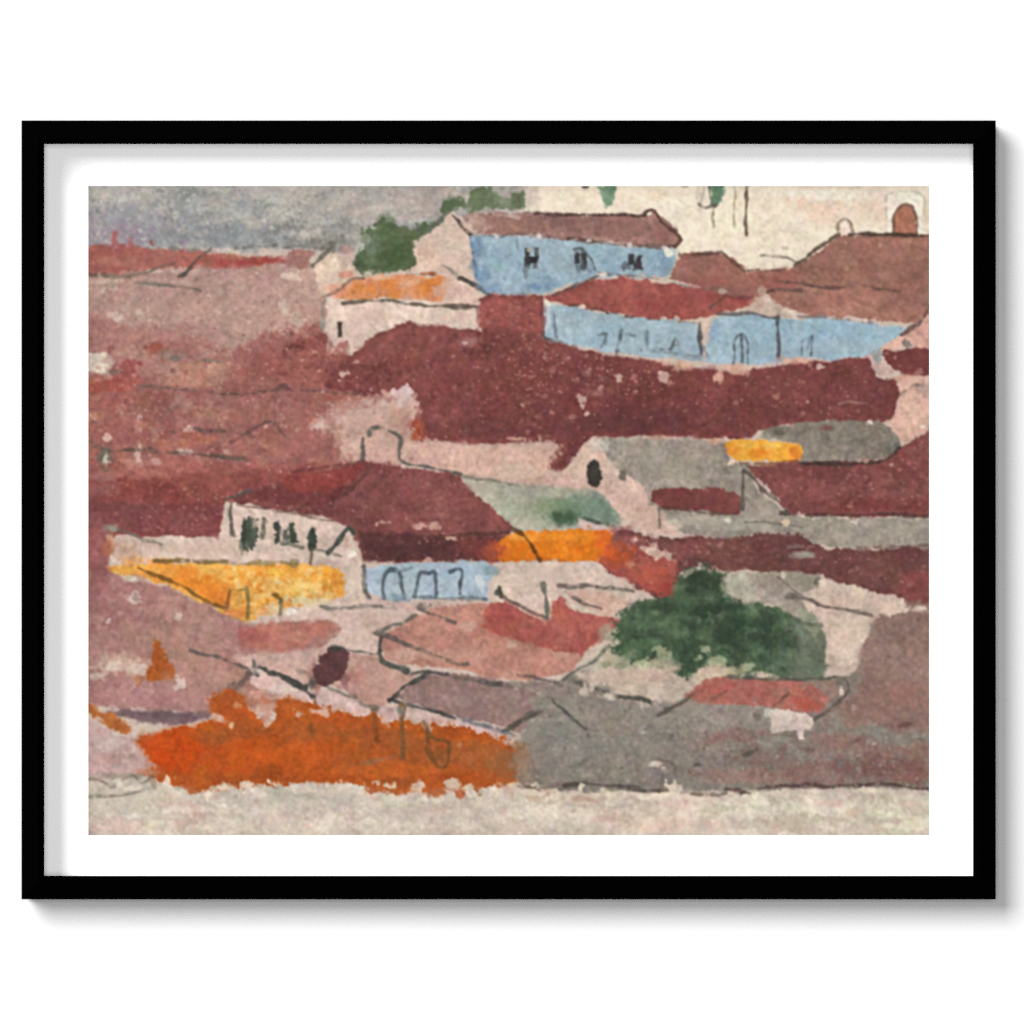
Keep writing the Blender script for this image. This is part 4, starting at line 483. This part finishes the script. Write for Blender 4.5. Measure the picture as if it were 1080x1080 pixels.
    line('395,748 397,762 399,782', 4.6, (134, 76, 40), .8, .15); blob(395, 747, 5, 4, (110, 100, 92), .7); line('424,744 424,760 425,798', 4.2, (112, 78, 48), .85, .12); blob(424, 750, 4, 6, (130, 130, 122), .8)
    line('450,768 451,782 454,796 460,806 466,809 471,804 474,794 474,784 468,780 460,780', 3.8, (112, 74, 44), .85, .15, curve=True); line('446,762 452,772 462,782', 4, (120, 84, 52), .75, .2); blob(465, 795, 6, 9, (126, 82, 48), .5); line('418,796 428,800', 2, (150, 92, 50), .6); line('329,764 329,774', 3, (124, 78, 50), .7); blob(485, 785, 2.6, 4, (196, 130, 84), .7)
    # ---- bare paper at the foot
    FT = '85,824 120,820 150,818 166,826 184,832 206,836 240,833 262,832 300,830 330,826 366,827 384,832 400,838 420,842 440,836 462,839 480,834 520,832 560,834 640,838 700,836 760,836 800,835 860,831 940,833 990,834 990,890 85,890'
    wash(FT, (210, 196, 180), (204, 188, 174), gran=.9, rag=1.4); 
    for q in ((160, 860, 60, 14, (206, 194, 178), .5), (120, 872, 30, 9, (202, 178, 166), .5), (210, 858, 10, 6, (194, 168, 152), .5), (360, 850, 60, 9, (206, 194, 182), .5), (320, 870, 60, 7, (200, 180, 168), .4), (450, 860, 60, 12, (200, 186, 172), .5), (560, 860, 60, 9, (220, 206, 190), .6), (650, 858, 60, 8, (214, 192, 172), .5), (690, 868, 36, 7, (216, 184, 168), .5), (640, 846, 60, 5, (196, 180, 160), .6), (730, 855, 40, 9, (228, 214, 196), .6), (800, 850, 60, 8, (216, 200, 184), .6), (850, 862, 50, 8, (198, 186, 164), .55), (930, 855, 50, 14, (216, 208, 184), .7), (960, 872, 26, 6, (222, 212, 188), .7), (880, 848, 30, 5, (222, 212, 192), .6), (780, 872, 60, 5, (206, 192, 172), .5), (250, 845, 70, 5, (192, 182, 170), .45), (105, 850, 16, 6, (196, 184, 170), .5), (260, 872, 50, 6, (212, 198, 184), .5), (520, 872, 50, 6, (206, 188, 174), .5), (480, 845, 40, 5, (206, 194, 178), .5), (940, 842, 40, 3.4, (196, 188, 156), .6), (930, 857, 20, 3, (204, 200, 160), .5)): blob(*q)
    FT2 = '93,832 980,838 980,881 93,881'
    mottle(FT2, (228, 214, 196), .9, 7, .3, 2.6); mottle(FT2, (190, 174, 158), .7, 7, .45, 2.6); mottle('540,842 980,838 980,881 540,881', (232, 218, 198), .8, 6, .4, 2.4)
    mottle(FT2, (224, 210, 192), .55, 3, .5, 1.6); mottle(FT2, (186, 168, 154), .5, 2.6, .6, 1.6); mottle(FT2, (204, 170, 156), .45, 4, .7)
    for q in ((800, 852, 80, 8, (230, 217, 200), .85), (745, 862, 46, 9, (228, 212, 194), .8), (868, 866, 44, 9, (194, 182, 160), .75), (930, 852, 46, 8, (222, 214, 190), .8), (962, 872, 24, 8, (228, 218, 196), .85), (690, 868, 40, 8, (222, 194, 176), .7), (640, 845, 60, 5, (198, 180, 164), .75), (590, 860, 50, 7, (226, 212, 194), .7), (450, 858, 70, 8, (206, 190, 178), .6), (330, 842, 70, 4, (190, 178, 166), .65), (210, 846, 60, 5, (190, 178, 164), .6), (240, 870, 80, 7, (214, 198, 182), .6), (120, 872, 26, 8, (208, 180, 168), .7), (380, 872, 60, 6, (218, 204, 188), .6), (200, 860, 16, 9, (194, 164, 148), .55), (330, 860, 40, 4, (210, 182, 170), .5)): blob(*q, rough=.7)
    gg = np.random.default_rng(77)
    for q_ in range(70):
        cc = [(226, 214, 192), (214, 182, 166), (198, 196, 166), (188, 172, 156), (230, 218, 202), (206, 190, 178)][gg.integers(6)]
        blob(gg.uniform(93, 980), gg.uniform(840, 880), gg.uniform(6, 22), gg.uniform(2, 5), cc, gg.uniform(.3, .6), rough=.8)
    blob(125, 818, 36, 4, (150, 136, 122), .6); line('93,820 108,824 118,830 130,822 140,818 150,826 160,818', 2.4, (120, 110, 98), .75, .35); line('93,840 112,840 130,839 146,834 162,828', 2.6, (140, 130, 116), .8, .3); blob(125, 826, 4, 4, (226, 216, 198), .8, 30); blob(138, 831, 9, 3, (220, 206, 188), .7); line('160,815 163,830', 3, (130, 92, 66), .6); blob(155, 813, 12, 4, (196, 132, 96), .7)
    for q in ((178, 824, 4, 4), (172, 832, 9, 4), (236, 830, 10, 3), (262, 828, 5, 5), (290, 828, 4, 5), (398, 824, 4, 3), (412, 828, 9, 3), (440, 830, 8, 4), (476, 826, 7, 5), (495, 832, 6, 5), (520, 832, 7, 4), (460, 840, 6, 3), (544, 828, 8, 3), (210, 838, 5, 5), (222, 836, 8, 4)): blob(*q, (224, 206, 186), .85, rough=.7)
    for q in ((390, 833, 7, 4), (428, 829, 8, 4), (458, 834, 9, 4), (485, 836, 5, 4), (504, 834, 4, 5), (200, 832, 6, 4), (448, 832, 5, 4)): blob(*q, (176, 92, 50), .85, rough=.6)
    for q in ((186, 832, 6, 4), (236, 838, 12, 3), (300, 836, 16, 3), (160, 830, 5, 5), (490, 842, 14, 2.4), (288, 834, 6, 3), (320, 838, 18, 3)): blob(*q, (172, 164, 150), .55, rough=.6)
    line('545,828 570,830 600,826 618,824', 2.6, (112, 92, 84), .7, .35); line('596,829 620,826 650,829 675,833 695,834', 3.6, (84, 76, 70), .85, .2); line('695,834 720,836 745,838 765,836', 2.8, (104, 88, 80), .75, .35); line('765,832 782,834 790,836', 3.2, (92, 70, 66), .8, .2); line('800,832 830,829 870,829 900,828', 2.8, (84, 64, 60), .85, .3); line('900,828 930,826 960,830 984,832', 2.6, (84, 62, 58), .8, .3); blob(783, 836, 4, 3, (70, 60, 56), .8); blob(755, 838, 8, 3, (110, 92, 84), .6)
    for q in ((562, 828, 10, 3), (708, 828, 6, 6), (612, 830, 3, 2), (560, 838, 9, 5), (588, 838, 7, 4), (640, 837, 12, 4), (575, 842, 5, 5), (700, 838, 9, 3), (920, 833, 16, 3)): blob(*q, (226, 210, 188), .85, rough=.7)
    for q in ((578, 836, 6, 4), (612, 842, 12, 3), (565, 842, 8, 3), (540, 838, 6, 4)): blob(*q, (190, 160, 140), .6, rough=.7)
    # ---- paper grain over everything, scanned softly
    g = .026 * nf(.85, 1) + .020 * nf(1.6, 2) + .010 * nf(3.5, 3)
    g = g * np.clip(1.35 - .95 * IMG.mean(2), .5, 1.2)
    out = IMG * (1 + g)[..., None]
    for c in range(3): out[..., c] += .0032 * nf(1.4, 11 + c) + .004 * nf(4, 21 + c)
    out = blur(out, .85)
    out += (out - blur(out.copy(), 2.2)) * .38
    return np.clip(out, .02, .97)


# ------------------------------------------------------------------ helpers
def at(x, y):
    """sheet units (right, down) -> metres on the wall (x right, z up)"""
    return (x - CX) * U, (CZ - y) * U

def link(name, bm, mat, parent=None, smooth=False):
    me = bpy.data.meshes.new(name)
    bm.normal_update(); bm.to_mesh(me); bm.free()
    me.materials.append(mat)
    o = bpy.data.objects.new(name, me); C.objects.link(o)
    if parent: o.parent = parent
    if smooth:
        for p in me.polygons: p.use_smooth = True
    return o

def slab(bm, x0, y0, x1, y1, back, front):
    """box between two depths in front of the wall"""
    (xa, za), (xb, zb) = at(x0, y1), at(x1, y0)
    v = [bm.verts.new(p) for p in ((xa, -back, za), (xb, -back, za), (xb, -back, zb), (xa, -back, zb),
                                   (xa, -front, za), (xb, -front, za), (xb, -front, zb), (xa, -front, zb))]
    for f in ((0, 1, 2, 3), (7, 6, 5, 4), (0, 4, 5, 1), (1, 5, 6, 2), (2, 6, 7, 3), (3, 7, 4, 0)):
        bm.faces.new([v[i] for i in f])

def nodes(name):
    m = bpy.data.materials.new(name); m.use_nodes = True
    nt = m.node_tree
    return m, nt, nt.nodes, nt.links, nt.nodes['Principled BSDF']

# ------------------------------------------------------------------ materials
def wall_paint():
    m, nt, N, L, b = nodes('matt_wall_paint')
    tc = N.new('ShaderNodeTexCoord')
    n1 = N.new('ShaderNodeTexNoise'); n1.inputs['Scale'].default_value = 420; n1.inputs['Detail'].default_value = 3
    n2 = N.new('ShaderNodeTexNoise'); n2.inputs['Scale'].default_value = 6; n2.inputs['Detail'].default_value = 2
    L.new(tc.outputs['Object'], n1.inputs['Vector']); L.new(tc.outputs['Object'], n2.inputs['Vector'])
    mx = N.new('ShaderNodeMix'); mx.data_type = 'RGBA'
    mx.inputs[6].default_value = (WALL * .985, WALL * .985, WALL * .985, 1); mx.inputs[7].default_value = (WALL * 1.015, WALL * 1.015, WALL * 1.013, 1)
    L.new(n2.outputs['Fac'], mx.inputs[0]); L.new(mx.outputs[2], b.inputs['Base Color'])
    bp = N.new('ShaderNodeBump'); bp.inputs['Strength'].default_value = .05; bp.inputs['Distance'].default_value = .0004
    L.new(n1.outputs['Fac'], bp.inputs['Height']); L.new(bp.outputs['Normal'], b.inputs['Normal'])
    b.inputs['Roughness'].default_value = .95; b.inputs['Specular IOR Level'].default_value = .05
    return m

def black_lacquer():
    """dead-matt black stain with a faint grain: no sheen at all, as the moulding shows none"""
    m, nt, N, L, b = nodes('matt_black_stain')
    out = N['Material Output']; N.remove(b)
    tc = N.new('ShaderNodeTexCoord'); mp = N.new('ShaderNodeMapping'); mp.inputs['Scale'].default_value = (40, 40, 40)
    n = N.new('ShaderNodeTexNoise'); n.inputs['Scale'].default_value = 20; n.inputs['Detail'].default_value = 3
    L.new(tc.outputs['Object'], mp.inputs['Vector']); L.new(mp.outputs['Vector'], n.inputs['Vector'])
    mx = N.new('ShaderNodeMix'); mx.data_type = 'RGBA'
    mx.inputs[6].default_value = (.0003, .0003, .0003, 1); mx.inputs[7].default_value = (.0007, .0007, .0007, 1)
    L.new(n.outputs['Fac'], mx.inputs[0])
    d = N.new('ShaderNodeBsdfDiffuse'); d.inputs['Roughness'].default_value = 1
    L.new(mx.outputs[2], d.inputs['Color']); L.new(d.outputs['BSDF'], out.inputs['Surface'])
    return m

def white_board():
    m, nt, N, L, b = nodes('white_mount_board')
    tc = N.new('ShaderNodeTexCoord')
    n = N.new('ShaderNodeTexNoise'); n.inputs['Scale'].default_value = 1500; n.inputs['Detail'].default_value = 4
    L.new(tc.outputs['Object'], n.inputs['Vector'])
    bp = N.new('ShaderNodeBump'); bp.inputs['Strength'].default_value = .06; bp.inputs['Distance'].default_value = .0002
    L.new(n.outputs['Fac'], bp.inputs['Height']); L.new(bp.outputs['Normal'], b.inputs['Normal'])
    b.inputs['Base Color'].default_value = (MAT, MAT, MAT, 1)
    b.inputs['Roughness'].default_value = .95; b.inputs['Specular IOR Level'].default_value = .05
    return m

def pigment():
    m, nt, N, L, b = nodes('watercolour_pigment')
    a = N.new('ShaderNodeAttribute'); a.attribute_name = 'pigment'
    tc = N.new('ShaderNodeTexCoord')
    n = N.new('ShaderNodeTexNoise'); n.inputs['Scale'].default_value = 1100; n.inputs['Detail'].default_value = 3
    L.new(tc.outputs['Object'], n.inputs['Vector'])
    r = N.new('ShaderNodeMapRange'); r.inputs['From Min'].default_value = .25; r.inputs['From Max'].default_value = .75
    r.inputs['To Min'].default_value = .99; r.inputs['To Max'].default_value = 1.01
    L.new(n.outputs['Fac'], r.inputs['Value'])
    v = N.new('ShaderNodeVectorMath'); v.operation = 'SCALE'
    L.new(a.outputs['Color'], v.inputs[0]); L.new(r.outputs['Result'], v.inputs['Scale'])
    L.new(v.outputs['Vector'], b.inputs['Base Color'])
    bp = N.new('ShaderNodeBump'); bp.inputs['Strength'].default_value = .02; bp.inputs['Distance'].default_value = .0001
    L.new(n.outputs['Fac'], bp.inputs['Height']); L.new(bp.outputs['Normal'], b.inputs['Normal'])
    b.inputs['Roughness'].default_value = .95; b.inputs['Specular IOR Level'].default_value = .03
    return m

WALL, MAT = .50, .93
KEY_LOC, KEY_S, KEY_P = (-4.6, -10.0, 4.2), (4.6, 5.1), 2360.
FILL_P, AMB = 205., .09
LIT = 2.155                                     # light falling on the sheet: display white = albedo * LIT
W_wall, W_black, W_board, W_pig = wall_paint(), black_lacquer(), white_board(), pigment()

# ------------------------------------------------------------------ the wall
bm = bmesh.new()
q = [bm.verts.new(p) for p in ((-3, 0, -2), (3, 0, -2), (3, 0, 2), (-3, 0, 2))]
bm.faces.new(q)
wall = link('wall', bm, W_wall); wall['kind'] = 'structure'

# ------------------------------------------------------------------ the framed picture
pic = bpy.data.objects.new('framed_picture', None); C.objects.link(pic)
pic['label'] = 'watercolour of red village rooftops in a black frame hung on the white wall'
pic['category'] = 'framed picture'

def grow(x, y, depth):
    """same line of sight, nearer the camera"""
    k = (CAM_D - depth) / CAM_D
    return CX + (x - CX) * k, CY + (y - CY) * k
CY = CZ
FRONT, LIP, PAPER = .0265, .0430, .0030        # outer edge of the frame, a raised inner lip added, unseen, to widen the inner shadow, and the sheet, metres in front of the wall
ox0, oy0 = grow(22.6, 127.0, FRONT); ox1, oy1 = grow(1050.3, 948.6, FRONT)
ix0, iy0 = grow(46.7, 151.9, PAPER); ix1, iy1 = grow(1026.2, 923.7, PAPER)

# four mitred mouldings; each runs along one side with its ends cut at 45 degrees
OUT = [(ox0, oy0), (ox1, oy0), (ox1, oy1), (ox0, oy1)]
INN = [(ix0, iy0), (ix1, iy0), (ix1, iy1), (ix0, iy1)]
frame = bpy.data.objects.new('frame', None); C.objects.link(frame); frame.parent = pic
MITRE = .04
for k in range(4):
    a, b_, c, d = OUT[k], OUT[(k + 1) % 4], INN[(k + 1) % 4], INN[k]
    bm = bmesh.new()
    lo, hi = [], []
    for j, (x, y) in enumerate((a, b_, c, d)):
        X_, Z_ = at(x, y)
        lo.append(bm.verts.new((X_, -.0006, Z_))); hi.append(bm.verts.new((X_, -(FRONT if j < 2 else LIP), Z_)))
    bm.faces.new(lo); bm.faces.new(hi[::-1])
    for i in range(4):
        bm.faces.new((lo[i], hi[i], hi[(i + 1) % 4], lo[(i + 1) % 4]))
    bmesh.ops.recalc_face_normals(bm, faces=bm.faces)
    es = [e for e in bm.edges if {e.verts[0], e.verts[1]} in ({hi[0], hi[1]}, {hi[2], hi[3]})]
    bmesh.ops.bevel(bm, geom=es, offset=.0006, segments=3, profile=.5, affect='EDGES')
    link('rail', bm, W_black, frame)

# the white board behind the print: tucked under the frame lip
bm = bmesh.new()
slab(bm, ix0 - 4, iy0 - 4, ix1 + 4, iy1 + 4, .0009, PAPER)
link('mount_board', bm, W_board, pic)

# the sheet itself, a fine grid carrying the pigment
ART = paint()
lin = np.where(ART <= .04045, ART / 12.92, ((ART + .055) / 1.055) ** 2.4) / LIT
SHEET = PAPER + .00025
k_ = (CAM_D - SHEET) / CAM_D
gx = (np.arange(PW) * (PW / (PW - 1.)) + PX0 - CX) * U * k_
gz = (CZ - (np.arange(PH) * (PH / (PH - 1.)) + PY0)) * U * k_
GX, GZ = np.meshgrid(gx, gz)
co = np.stack([GX, np.full_like(GX, -SHEET), GZ], -1).reshape(-1, 3).astype(np.float32)
idx = np.arange(PW * PH, dtype=np.int32).reshape(PH, PW)
quads = np.stack([idx[:-1, :-1], idx[1:, :-1], idx[1:, 1:], idx[:-1, 1:]], -1).reshape(-1, 4)
me = bpy.data.meshes.new('painting')
me.vertices.add(PW * PH); me.vertices.foreach_set('co', co.ravel())
me.loops.add(quads.size); me.loops.foreach_set('vertex_index', quads.ravel())
me.polygons.add(len(quads)); me.polygons.foreach_set('loop_start', np.arange(0, quads.size, 4, dtype=np.int32))
me.update(calc_edges=True)
ca = me.color_attributes.new('pigment', 'FLOAT_COLOR', 'POINT')
ca.data.foreach_set('color', np.concatenate([lin.reshape(-1, 3), np.ones((PW * PH, 1))], 1).astype(np.float32).ravel())
me.materials.append(W_pig)
art = bpy.data.objects.new('painting', me); C.objects.link(art); art.parent = pic
art['label'] = 'watercolour of terracotta roofs, blue and ochre walls and green trees'

# ------------------------------------------------------------------ light: one large softbox high on the left, a broad frontal fill
def softbox(name, loc, size_x, size_y, power):
    l = bpy.data.lights.new(name, 'AREA'); l.shape = 'RECTANGLE'; l.size = size_x; l.size_y = size_y; l.energy = power
    l.color = (1, 1, 1)
    o = bpy.data.objects.new(name, l); C.objects.link(o); o.location = loc
    import mathutils
    o.rotation_euler = (mathutils.Vector((0, 0, 0)) - mathutils.Vector(loc)).to_track_quat('-Z', 'Y').to_euler()
    return o
softbox('key_softbox', KEY_LOC, KEY_S[0], KEY_S[1], KEY_P)
softbox('fill_softbox', (.0, -5.5, .0), 1.2, 1.2, FILL_P)
w = bpy.data.worlds.new('World'); S.world = w; w.use_nodes = True
w.node_tree.nodes['Background'].inputs['Color'].default_value = (1, 1, 1, 1)
w.node_tree.nodes['Background'].inputs['Strength'].default_value = AMB

# ------------------------------------------------------------------ camera
cam = bpy.data.cameras.new('camera'); co_ = bpy.data.objects.new('camera', cam); C.objects.link(co_)
co_.location = (0, -CAM_D, 0); co_.rotation_euler = (math.radians(90), 0, 0)
cam.sensor_width = 36; cam.lens = 36 * CAM_D / (1080 * U); cam.clip_start = .05; cam.clip_end = 50
S.camera = co_
S.view_settings.view_transform = 'Standard'; S.view_settings.look = 'None'
S.view_settings.exposure = 0; S.view_settings.gamma = 1; S.view_settings.use_curve_mapping = False
S.cycles.use_denoising = False
